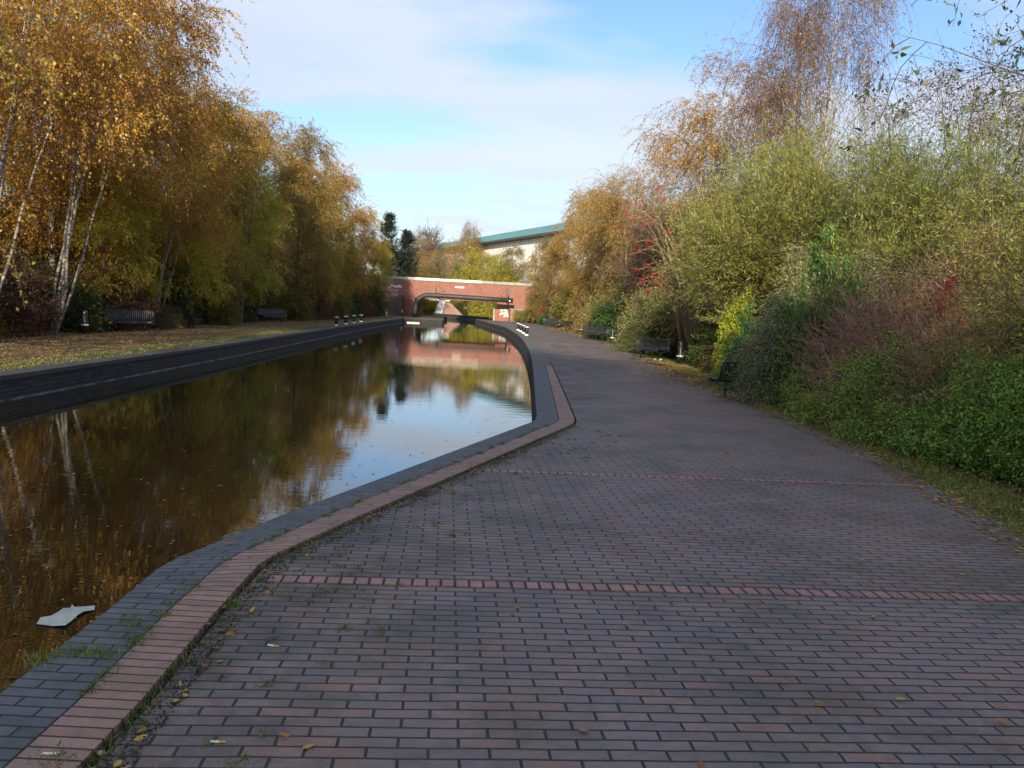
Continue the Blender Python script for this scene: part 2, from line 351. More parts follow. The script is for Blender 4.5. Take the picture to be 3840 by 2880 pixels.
# ------------------------------------------------------------------ foliage machinery
def nrm(a): return a/np.maximum(np.linalg.norm(a, axis=-1, keepdims=True), 1e-9)
def spawn(g, P, Rd, n, t0, t1, lfn, ang, up, grav, wob, m, rk=.5, tpow=1.0):
    N, m0, _ = P.shape
    pi = np.tile(np.arange(N), n//N+1)[:n] if n >= N else g.integers(0, N, n)
    t = t0+(t1-t0)*g.random(n)**tpow; x = t*(m0-1); i = np.minimum(x.astype(int), m0-2); f = (x-i)[:, None]
    a = P[pi, i]; b = P[pi, i+1]; pos = a*(1-f)+b*f; tan = nrm(b-a)
    pr = Rd[pi, i]*(1-f[:, 0])+Rd[pi, i+1]*f[:, 0]
    rv = g.normal(size=(n, 3)); perp = nrm(rv-(rv*tan).sum(1, keepdims=True)*tan)
    an = ang*(.7+.6*g.random(n))[:, None]
    d = nrm(tan*np.cos(an)+perp*np.sin(an)+np.array([0, 0, up]))
    L = lfn(t, n, pos, d)
    Q = np.empty((n, m, 3)); Q[:, 0] = pos; st = (L/(m-1))[:, None]
    for k in range(1, m):
        d = nrm(d+np.array([0, 0, -grav])/(m-1)+g.normal(size=(n, 3))*wob); Q[:, k] = Q[:, k-1]+d*st
    r0 = np.maximum(pr*rk, .002); rad = r0[:, None]*(1-np.arange(m)/(m-1)*.8)[None]
    return Q, rad
def tube_arrays(P, Rd, k):
    n, m, _ = P.shape
    T = np.empty_like(P); T[:, 1:-1] = P[:, 2:]-P[:, :-2]; T[:, 0] = P[:, 1]-P[:, 0]; T[:, -1] = P[:, -1]-P[:, -2]; T = nrm(T)
    ref = np.where(np.abs(T[..., 2:3]) > .9, np.array([1., 0, 0]), np.array([0, 0, 1.]))
    A = nrm(np.cross(T, ref)); B = np.cross(T, A)
    th = np.arange(k)*2*PI/k
    V = P[:, :, None]+(A[:, :, None]*np.cos(th)[None, None, :, None]+B[:, :, None]*np.sin(th)[None, None, :, None])*Rd[:, :, None, None]
    idx = np.arange(n*m*k).reshape(n, m, k)
    F = np.stack([idx[:, :-1], np.roll(idx, -1, 2)[:, :-1], np.roll(idx, -1, 2)[:, 1:], idx[:, 1:]], -1)
    return V.reshape(-1, 3), F.reshape(-1, 4)
def merge(parts):
    Vs = []; Fs = []; b = 0
    for V, F in parts: Vs.append(V); Fs.append(F+b); b += len(V)
    return np.concatenate(Vs), np.concatenate(Fs)
def leaf_quads(g, B, D, L, W, nb=None):
    n = len(B); rv = g.normal(size=(n, 3))
    if nb is not None: rv = rv+nb
    S = nrm(np.cross(D, rv)); Nn = np.cross(S, D)
    L = (L*(.45+1.0*g.random(n)**1.4))[:, None]; W = (W*(.55+.8*g.random(n)))[:, None]
    mid = B+D*L*.45+Nn*L*.06
    V = np.stack([B, mid+S*W*.5, B+D*L-Nn*L*.10, mid-S*W*.5], 1)
    return V.reshape(-1, 3), np.arange(n*4).reshape(n, 4)
def leaves_on(g, P, per, t0, L, W, spread, droop=0.0, jit=.02, along=.8):
    n, m, _ = P.shape; N = n*per
    pi = np.repeat(np.arange(n), per); t = t0+(1-t0)*g.random(N); x = t*(m-1); i = np.minimum(x.astype(int), m-2); f = (x-i)[:, None]
    a = P[pi, i]; b = P[pi, i+1]; tan = nrm(b-a)
    D = nrm(tan*along+g.normal(size=(N, 3))*spread+np.array([0, 0, -droop]))
    return leaf_quads(g, a*(1-f)+b*f+g.normal(size=(N, 3))*jit, D, L, W)

def make_plant(name, seed, stems, leaves):
    """stems (V,F), leaves (V,F) -> two meshes kept for reuse"""
    a = np_mesh(name+'_wood', *stems, 4) if stems is not None else None
    if a: a.polygons.foreach_set('use_smooth', [True]*len(a.polygons))
    return a, np_mesh(name+'_leaves', *leaves, 4)

def gen_tree(seed, H=15, Rr=3.4, t0=.16, n1=44, n2=9, n3=8, per=16, droop=1.3, L=.085, W=.055, lean=(0, 0), stems=1, trunk_r=.13, twig=1.25, lspread=.45, up=.45, ang=1.0, jit=.05, fork=None, minr=.004):
    g = np.random.default_rng(seed); m = 10
    P = np.empty((stems, m, 3)); Rd = np.empty((stems, m))
    for s in range(stems):
        z = np.linspace(0, H*(1-.08*s), m); a = g.random()*2*PI
        sp = .0 if stems == 1 else .9
        P[s, :, 0] = g.normal()*.12*(stems > 1)+lean[0]*(z/H)+math.cos(a)*sp*(z/H)*2.2+np.cumsum(g.normal(size=m))*.06
        P[s, :, 1] = g.normal()*.12*(stems > 1)+lean[1]*(z/H)+math.sin(a)*sp*(z/H)*2.2+np.cumsum(g.normal(size=m))*.06
        P[s, :, 2] = z; P[s, 0, :2] *= .4
        Rd[s] = trunk_r*(1-.93*(z/z[-1]))
    prof = lambda t: np.clip(Rr*(1.02-.62*t**2.2)*(.55+1.5*np.minimum(t, .45)), .8, None)*(.75+.5*g.random(len(t)))
    B1, r1 = spawn(g, P, Rd, n1, t0, .98, lambda t, n, p, d: prof(t), ang, up, .55, .12, 8, .42)
    B2, r2 = spawn(g, B1, r1, n1*n2, .2, 1, lambda t, n, p, d: (1.2-.6*t)*Rr*.42*(.6+.8*g.random(n)), .8, .15, .5, .16, 6, .5)
    B3, r3 = spawn(g, B2, r2, n1*n2*n3, .15, 1, lambda t, n, p, d: twig*(.5+g.random(n)), .7, 0, droop, .10, 6, .45)
    r3 = np.maximum(r3, minr)
    trunk = merge([tube_arrays(P, Rd, 9), tube_arrays(B1, r1, 5)])
    fine = merge([tube_arrays(B2, np.maximum(r2, minr*1.6), 4), tube_arrays(B3, r3, 3)])
    lv = leaves_on(g, B3, per, .12, L, W, lspread, droop*.25, jit) if per else None
    return trunk, fine, lv
def gen_shrub(seed, Rx=1.5, Ry=1.5, H=2.5, n0=34, n1=14, n2=6, per=12, L=.06, W=.03, grav=.35, gtw=.2, tw=.45, lspread=.6, droop=0, jit=.03, base=.35, low=.1, lob=.22, along=.8, stem_r=.018, fill=.25, up2=.1):
    g = np.random.default_rng(seed)
    # stems reach a lumpy half ellipsoid
    az = g.random(n0)*2*PI; el = np.arcsin(np.clip(low+(1-low)*g.random(n0), 0, 1))
    d = np.stack([np.cos(az)*np.cos(el), np.sin(az)*np.cos(el), np.sin(el)], 1)
    ph = g.random((4, 3))*6
    def env(dd):
        l = sum(np.sin(dd @ (np.array([[3.1, 1.7, 2.3], [-2.2, 3.3, 1.9], [1.4, -3.6, 2.8], [4.2, 2.2, -3.1]])[k])+ph[k, 0]) for k in range(4))/4
        return 1/np.sqrt((dd[:, 0]/Rx)**2+(dd[:, 1]/Ry)**2+(dd[:, 2]/H)**2)*(1+lob*l)
    m = 7; P = np.empty((n0, m, 3)); s = np.linspace(0, 1, m)
    b0 = np.stack([np.cos(az)*base*Rx*g.random(n0), np.sin(az)*base*Ry*g.random(n0), np.zeros(n0)], 1)
    tip = d*(env(d)*(.80+.2*g.random(n0)))[:, None]
    for k in range(m):
        P[:, k] = b0*(1-s[k])+tip*s[k]+np.array([0, 0, 1.])*(grav*H*.5*s[k]*(1-s[k]))[..., None]*1.0
        if 0 < k: P[:, k] += g.normal(size=(n0, 3))*.03*H*.3
    Rd = stem_r*(1-.8*s)[None].repeat(n0, 0)*(.7+.6*g.random(n0))[:, None]
    B1, r1 = spawn(g, P, Rd, n0*n1, fill, 1, lambda t, n, p, dd: min(Rx, Ry, H)*.42*(.5+.9*g.random(n)), .75, up2, grav, .12, 5, .55)
    B2, r2 = spawn(g, B1, r1, n0*n1*n2, .15, 1, lambda t, n, p, dd: tw*(.5+g.random(n)), .65, 0, gtw, .1, 5, .5)
    for B in (B1, B2): B[..., 2] = np.where(B[..., 2] < .03, .03+.15*g.random(B[..., 2].shape), B[..., 2])
    stems = merge([tube_arrays(P, Rd, 5), tube_arrays(B1, np.maximum(r1, .004), 4), tube_arrays(B2, np.maximum(r2, .0022), 3)])
    lv = leaves_on(g, B2, per, .1, L, W, lspread, droop, jit, along)
    lv[0][:, 2] = np.maximum(lv[0][:, 2], .01)
    return stems, lv

PROTO = {}
def tree_proto(key, **kw):
    tr, fi, lv = gen_tree(**kw)
    a = np_mesh(key+'_trunk', *tr, 4); a.polygons.foreach_set('use_smooth', [True]*len(a.polygons)); a.materials.append(M['birch'])
    b = np_mesh(key+'_twigs', *fi, 4); b.materials.append(M['twig'])
    c = None
    if lv is not None: c = np_mesh(key+'_leaves', *lv, 4); c.materials.append(LM['orange'])
    PROTO[key] = (a, b, c)
def shrub_proto(key, **kw):
    st, lv = gen_shrub(**kw)
    b = np_mesh(key+'_stems', *st, 4); b.materials.append(M['bark']); c = np_mesh(key+'_leaves', *lv, 4); c.materials.append(LM['olive'])
    PROTO[key] = (None, b, c)
def setmat(o, m):
    o.material_slots[0].link = 'OBJECT'; o.material_slots[0].material = m
def plant(key, name, cat, label, loc, leaf, wood=None, twig=None, rz=None, s=1.0, sz=None, group=None, tint=(1, 1, 1), tilt=None):
    a, b, c = PROTO[key]
    e = empty(name, loc, random.uniform(0, 6.28) if rz is None else rz, (s, s, sz or s))
    if tilt: e.rotation_euler = (tilt[0], tilt[1], e.rotation_euler[2])
    tag(e, label, cat, group)
    if a:
        o = link_mesh('trunk', a, None, e); setmat(o, wood or M['birch'])
        o2 = link_mesh('branches', b, None, e); setmat(o2, twig or M['twig'])
    else:
        o = link_mesh('stems', b, None, e); setmat(o, wood or M['bark'])
    if c:
        o = link_mesh('crown' if a else 'foliage', c, None, e); setmat(o, LM[leaf]); o.color = (*tint, 1)
    return e

# ------------------------------------------------------------------ lines of the canal
A = [(-1.97, -6), (-1.97, 3.2), (-1.99, 4.14), (-2.02, 4.78), (-1.99, 5.0), (-1.92, 5.22), (-1.69, 6.03), (.22, 11.72), (.33, 12.04), (.385, 12.35), (.41, 12.9), (.44, 15.24), (.53, 20.9), (.57, 24.3)]
B = [(-1.63, -6), (-1.65, 3.2), (-1.70, 4.14), (-1.71, 4.86), (-1.67, 5.12), (-1.59, 5.38), (-1.37, 6.11), (.55, 11.75), (.665, 12.08), (.725, 12.42), (.74, 12.95), (.79, 15.2), (.89, 20.9), (.95, 24.3)]
C = [(-1.38, -6), (-1.41, 3.2), (-1.46, 4.14), (-1.48, 4.93), (-1.44, 5.18), (-1.34, 5.48), (-1.11, 6.2), (.81, 11.72), (.92, 12.07), (.97, 12.45), (.985, 12.95), (1.02, 15.2), (1.10, 20.9), (1.14, 24.3)]
FA = [(.57, 24.3), (.60, 28), (.59, 33), (.53, 39.2), (.40, 45.5), (.12, 52.9), (-.25, 60), (-.78, 69.4), (-1.30, 74), (-1.95, 79), (-2.7, 85), (-3.4, 91), (-4.4, 97.5), (-4.9, 102), (-5.0, 109)]
def offset_line(L, d):
    out = []
    for i, p in enumerate(L):
        a = Vector(L[max(i-1, 0)]); b = Vector(L[min(i+1, len(L)-1)]); t = (b-a).normalized(); out.append((p[0]+t.y*d, p[1]-t.x*d))
    return out
FB = offset_line(FA, .57); FB[0] = (1.14, 24.3)
def strip(name, L1, L2, z, thick, mat, parent=None, uvmode='band'):
    """solid strip between two matching lines, UV in metres: u across, v along"""
    me = bpy.data.meshes.new(name); n = len(L1)
    vs = [(x, y, z) for x, y in L1]+[(x, y, z) for x, y in L2]+[(x, y, z-thick) for x, y in L1]+[(x, y, z-thick) for x, y in L2]
    fs = []; uv = []; s = [0]
    for i in range(1, n):
        a = ((Vector(L1[i])+Vector(L2[i]))-(Vector(L1[i-1])+Vector(L2[i-1])))*.5; s.append(s[-1]+a.length)
    w = [(Vector(L2[i])-Vector(L1[i])).length for i in range(n)]
    for i in range(n-1):
        fs.append((i, n+i, n+i+1, i+1)); uv += [(0.0, s[i]), (w[i], s[i]), (w[i+1], s[i+1]), (0.0, s[i+1])]
        fs.append((i, i+1, 2*n+i+1, 2*n+i)); uv += [(0, s[i]), (0, s[i+1]), (-thick, s[i+1]), (-thick, s[i])]
        fs.append((n+i, 3*n+i, 3*n+i+1, n+i+1)); uv += [(w[i], s[i]), (w[i]+thick, s[i]), (w[i+1]+thick, s[i+1]), (w[i+1], s[i+1])]
    if uvmode == 'along': uv = [(b, a) for a, b in uv]
    me.from_pydata(vs, [], fs); ul = me.uv_layers.new(name='UVMap')
    for i, q in enumerate(uv): ul.data[i].uv = q
    return link_mesh(name, me, mat, parent)
def wallface(name, L, z0, z1, mat, parent):
    n = len(L); vs = [(x, y, z1) for x, y in L]+[(x, y, z0) for x, y in L]
    me = bpy.data.meshes.new(name); me.from_pydata(vs, [], [(i, i+1, n+i+1, n+i) for i in range(n-1)]); return link_mesh(name, me, mat, parent)
def sheet(name, poly, z, mat, kind='structure', uvx=None):
    me = bpy.data.meshes.new(name)
    tr = tessellate_polygon([[Vector((x, y, 0)) for x, y in poly]])
    me.from_pydata([(x, y, z) for x, y in poly], [], [tuple(t) for t in tr])
    bm = bmesh.new(); bm.from_mesh(me)
    for f in bm.faces:
        f.normal_update()
        if f.normal.z < 0: f.normal_flip()
    bm.to_mesh(me); bm.free()
    o = link_mesh(name, me, mat); tag(o, kind=kind); return o

RB = [(-5.4, 115), (-7.0, 121), (-9.5, 126), (-14, 131), (-25, 137), (-60, 146)]      # right bank past the bridge, bending left
LL = [(-8.6, -40), (-8.75, 0), (-8.90, 14.4), (-9.10, 21.5), (-9.30, 28), (-9.7, 36.6), (-10.1, 45), (-10.55, 55), (-10.95, 65), (-11.25, 75), (-11.5, 83), (-11.6, 86.5)]
QU = [(-11.6, 86.5), (-7.75, 88.3), (-7.55, 88.8), (-8.2, 95), (-8.9, 102), (-9.0, 110), (-9.8, 114), (-13, 119), (-25, 126), (-60, 133)]
Aall = A+FA[1:]+RB
Lall = LL+QU[1:]
# ground to the horizon, canal bed, water
g_ = sheet('ground', [(-2500, -400), (2500, -400), (2500, 3500), (-2500, 3500)], -1.3, M['bed'])
sheet('canal_water', [(-13, -45), (3.0, -45), (3.0, 96), (-2, 112), (-4, 126), (-25, 142), (-62, 150), (-62, 130), (-28, 122), (-13.5, 112), (-13, 90)], WZ, M['water'])
# right hand land
sheet('right_bank', [(p[0]+.05, p[1]) for p in A+FA[1:]]+RB+[(-2500, 160), (-2500, 3500), (2500, 3500), (2500, -6)], -.03, M['verge'])
sheet('far_land', [(-2500, 165), (-60, 165), (-30, 154), (-17, 146), (-8, 134), (-4, 120), (-3.5, 111), (8, 111), (2500, 60), (2500, 3500), (-2500, 3500)], .02, M['rough'])
VG = [(4.22, -6), (4.25, 6.5), (4.55, 8.6), (4.78, 10.7), (4.86, 14.6), (4.88, 18), (5.05, 22), (5.2, 27), (5.1, 34), (4.95, 42), (4.75, 52), (4.5, 62), (3.9, 74), (3.1, 85), (2.2, 94), (1.3, 99), (-2.7, 101.8), (-2.75, 109)]
# wobble the verge edge a little
VW = []
for i in range(len(VG)-1):
    for k in range(12):
        t = k/12; VW.append((VG[i][0]*(1-t)+VG[i+1][0]*t+random.uniform(-.05, .05), VG[i][1]*(1-t)+VG[i+1][1]*t))
VW.append(VG[-1])
Cpath = offset_line(C, .035)
sheet('path', Cpath+[(1.19, 24.4)]+FB[1:]+list(reversed(VW)), 0, M['paving'])
soil = offset_line(C, .10)
strip('soil_joint', offset_line(C, -.02), soil, -.022, .006, M['soil'])['kind'] = 'structure'
# pink rows across the path
def stripe(x0, x1, y0, ang, w=.112):
    d = Vector((math.cos(R(ang)), math.sin(R(ang)))); n = Vector((-d.y, d.x)); n_ = 14; L1 = []; L2 = []
    for i in range(n_):
        p = Vector((x0, y0))+d*(x1-x0)/(n_-1)*i; L1.append(tuple(p+n*w)); L2.append(tuple(p))
    o = strip('path_marking', L1, L2, .0045, .004, M['stripe'], uvmode='along'); o['kind'] = 'structure'
stripe(-1.36, 4.15, 4.69, 4.6); stripe(-.24, 4.6, 8.25, 5.2); stripe(1.18, 4.8, 16.9, 6.5); stripe(1.22, 4.8, 20.1, 7.5)
stripe(1.28, 4.9, 29.5, 7); stripe(1.2, 4.8, 41, 7)

# right canal wall with its copings
rw = empty('canal_wall', (0, 0, 0)); tag(rw, 'low canal wall under the blue brick and mossy coping beside the brick path', 'canal wall')
wallface('wall_face', A+FA[1:]+RB[:1], -1.3, -.025, M['blackbrick'], rw)
wallface('waterline_stain', offset_line(A+FA[1:], -.006), WZ-.002, WZ+.014, M['scum'], rw)
strip('blue_coping', A, B, .018, .06, M['blue'], rw)
strip('pink_band', offset_line(B, .006), C, .020, .06, M['pink'], rw)
strip('mossy_coping', FA, FB, .022, .07, M['mossy'], rw, 'along')
rw2 = empty('canal_wall', (0, 0, 0)); tag(rw2, 'dark bank wall under the grass beyond the brick bridge', 'canal wall')
wallface('wall_face', [(-5.0, 109)]+RB, -1.3, .16, M['blackbrick'], rw2)
strip('grass_bank', [(-5.0, 109)]+RB, offset_line([(-5.0, 109)]+RB, 1.6), .16, .2, M['rough'], rw2)
# left canal wall
lw = empty('canal_wall', (0, 0, 0)); tag(lw, 'tall black brick canal wall below the leaf covered left bank', 'canal wall')
wallface('wall_face', list(reversed(LL)), -1.3, -.075, M['blackbrick'], lw)
wallface('waterline_stain', offset_line(list(reversed(LL)), -.008), WZ-.002, WZ+.022, M['scum'], lw)
LI = offset_line(LL, -.42)
strip('coping', LI, offset_line(LL, .03), .005, .085, M['wallcap'], lw, 'along')
qw = empty('quay_wall', (0, 0, 0)); tag(qw, 'dark stone quay jutting into the canal before the bridge', 'quay')
wallface('wall_face', list(reversed(QU)), -1.3, -.082, M['blackbrick'], qw)
strip('coping', offset_line(QU, -.45), offset_line(QU, .04), .008, .09, M['wallcap'], qw, 'along')
b_ = MB(); b_.box(-12.9+1.7, 0, 0, -12.9+3.0, .16, .10, Matrix.Translation((0, 86.35, WZ))); o = b_.build('floating_plank', M['paper']); tag(o, 'pale plank floating against the quay before the bridge', 'plank')
# left bank with UV = distance from the wall
def left_bank():
    me = bpy.data.meshes.new('left_bank'); offs = [0, 1.2, 2.6, 5, 9, 20, 60, 500]; rows = []
    base = offset_line(LL, -.40)+offset_line(QU, -.43)[1:]
    for p in base: rows.append([(p[0]-o, p[1]+(o*.0)) for o in offs])
    vs = []; uv = []
    for r in rows:
        for (x, y), o in zip(r, offs): vs.append((x, y, -.015)); uv.append((o, y))
    k = len(offs); fs = [(i*k+j, i*k+j+1, (i+1)*k+j+1, (i+1)*k+j) for i in range(len(rows)-1) for j in range(k-1)]
    me.from_pydata(vs, [], fs); ul = me.uv_layers.new(name='UVMap')
    for lp in me.loops: ul.data[lp.index].uv = uv[lp.vertex_index]
    o = link_mesh('left_bank', me, M['leftground']); o['kind'] = 'structure'
left_bank()

# ------------------------------------------------------------------ bollards, benches
def bollard():
    e = empty('bollard'); b = MB(); b.lathe([(.098, 0), (.098, .30), (.096, .31), (.092, .72), (.086, .765), (.06, .80), (.0, .81)], 24); b.build('post', M['blackmetal'], e, True)
    b = MB(); b.lathe([(.0985, .27), (.124, .272), (.128, .29), (.124, .318), (.0985, .32)], 24, cap=False); b.build('white_band', M['white'], e, True); return e
def mooring():
    e = empty('mooring_post'); b = MB(); b.lathe([(.105, .09), (.098, .30), (.105, .50), (.105, .52)], 22); b.build('post', M['navymetal'], e, True)
    b = MB(); b.lathe([(.118, 0), (.118, .105), (.106, .108)], 22); b.build('base_band', M['white'], e, True)
    b = MB(); b.lathe([(.106, .50), (.148, .51), (.148, .55), (.142, .555)], 22); b.build('white_collar', M['white'], e, True)
    b = MB(); b.lathe([(.142, .555), (.135, .60), (.09, .62), (0, .625)], 22); b.build('cap', M['navymetal'], e, True); return e
def copy_tree(o):
    c = o.copy(); col.objects.link(c)
    for ch in list(o.children):
        d = copy_tree(ch); d.parent = c; d.matrix_parent_inverse = ch.matrix_parent_inverse
    return c
pb = bollard(); first = True
for (x, y, z, lab) in [(5.77, 28.9, 0, 'black bollard with white band right of the near curved bench, in orange leaves'),
                       (5.44, 46.4, 0, 'black bollard with white band beside the ivy backed curved bench'),
                       (5.04, 63.4, 0, 'thin looking black bollard between the ivy backed bench and the bench facing away'),
                       (4.2, 80.5, 0, 'black bollard with white band between two benches near the bridge'),
                       (2.6, 96.8, 0, 'smallest black bollard with white band beside the wing wall of the bridge'),
                       (-14.9, 28.9, -.015, 'black bollard with white band standing on the leaf covered left bank')]:
    o = pb if first else copy_tree(pb); first = False
    o.location = (x, y, z); tag(o, lab, 'bollard', 'black bollards with a white band')
pm = mooring(); first = True
RM = [(.72, 50.3, .02), (.57, 54.0, .02), (.41, 57.6, .02), (.24, 61.2, .02)]; LMo = [(-10.86, 50.7, -.01), (-11.05, 54.5, -.01), (-11.26, 58.3, -.01), (-11.5, 62.3, -.01)]
names = ['nearest', 'second', 'third', 'farthest']
for side, lst in (('right', RM), ('left', LMo)):
    for (x, y, z), nm in zip(lst, names):
        o = pm if first else copy_tree(pm); first = False
        o.location = (x, y, z)
        tag(o, ('%s black and white mooring post on the mossy path edge' if side == 'right' else '%s black and white mooring post on the grassy left bank') % nm, 'mooring post', 'mooring posts along the canal edge')
def bench():
    e = empty('bench'); Rc = 2.1; half = R(25); prof = [(-.02, .80), (.0, .70), (.03, .58), (.06, .50), (.11, .435), (.19, .405), (.30, .405), (.42, .42), (.49, .425), (.525, .40), (.53, .355)]
    def pt(a, d, z): r = Rc-d; return Vector((r*math.sin(a), Rc-r*math.cos(a), z))      # sitters face +y, concave side
    b = MB(); ns = 25; w = 2*half/ns*.29
    for i in range(ns):
        a = -half+(i+.5)*2*half/ns; L = [pt(a-w, d, z) for d, z in prof]; Rr_ = [pt(a+w, d, z) for d, z in prof]
        L2 = [p+Vector((0, 0, -.008)) if k > 4 else pt(a-w, prof[k][0]-.008, prof[k][1]) for k, p in enumerate(L)]; R2 = [p+Vector((0, 0, -.008)) if k > 4 else pt(a+w, prof[k][0]-.008, prof[k][1]) for k, p in enumerate(Rr_)]
        n = len(prof); vs = L+Rr_+L2+R2; fs = []
        for k in range(n-1):
            fs += [(k, n+k, n+k+1, k+1), (2*n+k, 2*n+k+1, 3*n+k+1, 3*n+k), (k, k+1, 2*n+k+1, 2*n+k), (n+k, 3*n+k, 3*n+k+1, n+k+1)]
        b.add(vs, fs)
    b.build('slats', M['blackmetal'], e)
    for d, z, nm, rr in ((-.02, .81, 'top_rail', .022), (.53, .345, 'front_rail', .022), (.13, .39, 'seat_rail', .018)):
        b = MB(); b.tube([pt(-half+2*half*k/16, d, z) for k in range(17)], rr, 8); b.build(nm, M['blackmetal'], e, True)
    for s in (-1, 1):
        b = MB(); b.tube([pt(s*half, d, z) for d, z in prof]+[pt(s*half, .46, .30), pt(s*half, .28, .30), pt(s*half, .10, .36), pt(s*half, -.0, .46), pt(s*half, -.05, .62), pt(s*half, -.05, .78), pt(s*half, -.02, .80)], .020, 8); b.build('end_frame', M['blackmetal'], e, True)
        b = MB(); b.tube([pt(s*half*.66, .24, .39), pt(s*half*.66, .24, 0)], .032, 10); b.build('leg', M['blackmetal'], e, True)
        b = MB(); b.box(-.02, -.26, .345, .02, .27, .375, Matrix.Translation(pt(s*half*.66, .24, 0))); b.build('bracket', M['blackmetal'], e)
    b = MB(); b.tube([pt(0, .24, .39), pt(0, .24, 0)], .032, 10); b.build('leg', M['blackmetal'], e, True)
    return e
pbn = bench(); first = True
def face(dx, dy): return math.atan2(-dx, dy)
for x, y, z, dx, dy, s, lab in [(5.43, 31.85, 0, -.80, -.62, .93, 'black slatted curved bench facing the camera beside the near bollard'),
                            (5.1, 17.75, 0, -.65, .76, .93, 'black slatted bench half swallowed by a bright green shrub, seen from behind'),
                            (5.0, 49.9, 0, -.72, -.70, 1.0, 'black curved bench in front of dark glossy ivy'),
                            (4.35, 68.2, 0, -.80, .62, 1.0, 'black slatted bench facing away below a tan bush, seen from behind'),
                            (3.55, 80.1, 0, -.55, -.83, 1.0, 'black curved bench left of the bench seen from behind'),
                            (1.75, 99.3, 0, -.4, -.9, 1.0, 'farthest black bench, in front of the brick wing wall of the bridge'),
                            (-14.8, 31.9, -.015, .62, -.78, 1.0, 'black curved bench in shade on the left bank, right of the bollard'),
                            (-14.9, 37.5, -.015, .85, .5, 1.0, 'black slatted bench in shade, half hidden behind a twiggy bush on the left bank'),
                            (-15.2, 51.9, -.015, .55, -.83, 1.0, 'dim black bench far along the shaded left bank'),
                            (-15.6, 78.0, -.015, .55, -.83, 1.0, 'farthest dim bench on the left bank, behind the mooring posts')]:
    o = pbn if first else copy_tree(pbn); first = False
    o.location = (x, y, z); o.rotation_euler = (0, 0, face(dx, dy)); o.scale = (s, s, s); tag(o, lab, 'bench', 'black curved benches along the towpaths')

# ------------------------------------------------------------------ bridge
BY = 102.0
br = empty('brick_bridge', (0, 0, 0)); tag(br, 'red brick bridge crossing the canal with a pale concrete coping', 'bridge')
b = MB(); b.prism([(-30, BY), (-12.35, BY), (-12.35, BY+8), (-30, BY+8)], -.2, 2.22); b.build('abutment', M['brick'], br); b = MB()
def jamb(b):
    z0, z1 = -.2, 2.22; xb, xt = -2.72, -2.32
    vs = [(xb, BY, z0), (12, BY, z0), (12, BY+8, z0), (xb, BY+8, z0), (xt, BY, z1), (12, BY, z1), (12, BY+8, z1), (xt, BY+8, z1)]
    b.add(vs, [(0,3,2,1),(4,5,6,7),(0,1,5,4),(1,2,6,5),(2,3,7,6),(3,0,4,7)])
jamb(b); b.build('abutment', M['brick'], br)
b = MB(); b.box(-30, BY, 2.222, 12, BY+.5, 4.42); b.box(-30, BY+7.5, 2.222, 12, BY+8, 4.42); b.build('parapet', M['brick'], br)
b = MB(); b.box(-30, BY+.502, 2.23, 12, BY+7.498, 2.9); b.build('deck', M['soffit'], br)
b = MB(); b.box(-2.75, BY-.02, -.1, -2.55, BY+.01, 2.0, Matrix.Shear('XY', 4, (.0, 0))); b.build('jamb_quoin', M['concrete'], br)
for x0, x1, m_, nm in ((-30, -12.42, M['concrete'], 'grey_coping'), (-12.42, -4.3, M['paleconc'], 'pale_coping'), (-4.3, 12, M['concrete'], 'grey_coping')):
    b = MB(); x = x0
    while x < x1-.01:
        xe = min(x+1.015, x1); b.box(x+.006, BY-.06, 4.422, xe-.006, BY+.56, 4.72); x = xe
    b.build(nm, m_, br)
b = MB(); b.box(-30, BY-.03, 4.30, 12, BY-.002, 4.419); b.build('dark_string_course', M['darkbrick'], br)
b = MB(); b.box(-30, BY-.015, 3.30, 12, BY-.002, 3.40); b.build('middle_string_course', M['darkbrick'], br)
b = MB(); b.box(-2.2, BY-.012, 1.42, .9, BY-.002, 1.75); b.build('low_string_course', M['darkbrick'], br)
# name plate: worn white letters, too small to read
b = MB(); b.box(-7.56, BY-.03, 3.72, -6.45, BY-.004, 3.88); npl = b.build('name_plate', M['white'], br)
g = np.random.default_rng(3); b = MB(); x = -7.50
for k in range(12):
    w = .055; hgt = .085
    if k not in (2, 8): 
        b.box(x, BY-.034, 3.76, x+.014, BY-.031, 3.76+hgt)
        if k % 2: b.box(x+.014, BY-.034, 3.76+hgt-.014, x+w, BY-.031, 3.76+hgt)
        if k % 3: b.box(x+.014, BY-.034, 3.79, x+w*.9, BY-.031, 3.802)
    x += .085
b.build('lettering', M['gutter'], npl)
# graffiti, raised a few mm
def word(txt, x, z, h, mat, name, shear=0, bold=.02, xs=1.0, y=BY-.02):
    cu = bpy.data.curves.new(name, 'FONT'); cu.body = txt; cu.size = h*1.35; cu.extrude = .003; cu.offset = bold; cu.shear = shear
    o = bpy.data.objects.new(name, cu); col.objects.link(o); bpy.context.view_layer.update()
    me = bpy.data.meshes.new_from_object(o.evaluated_get(bpy.context.evaluated_depsgraph_get())); bpy.data.objects.remove(o)
    o = link_mesh(name, me, None, br); me.materials.clear(); me.materials.append(mat)
    o.location = (x, y, z); o.rotation_euler = (R(90), 0, R(0)); o.scale = (xs, 1, 1); return o
word('Roudis', -15.42, 3.40, .36, M['graf'], 'graffiti', .3, .018, 1.0)
word('M', -15.75, 3.22, .26, M['graf'], 'graffiti', .1, .02)
word('AEZAI', -15.68, 2.86, .36, M['grafpink'], 'graffiti', 0, .008, .95)
word('200', -15.28, 2.34, .36, M['grafpink'], 'graffiti', 0, .008, 1.15)
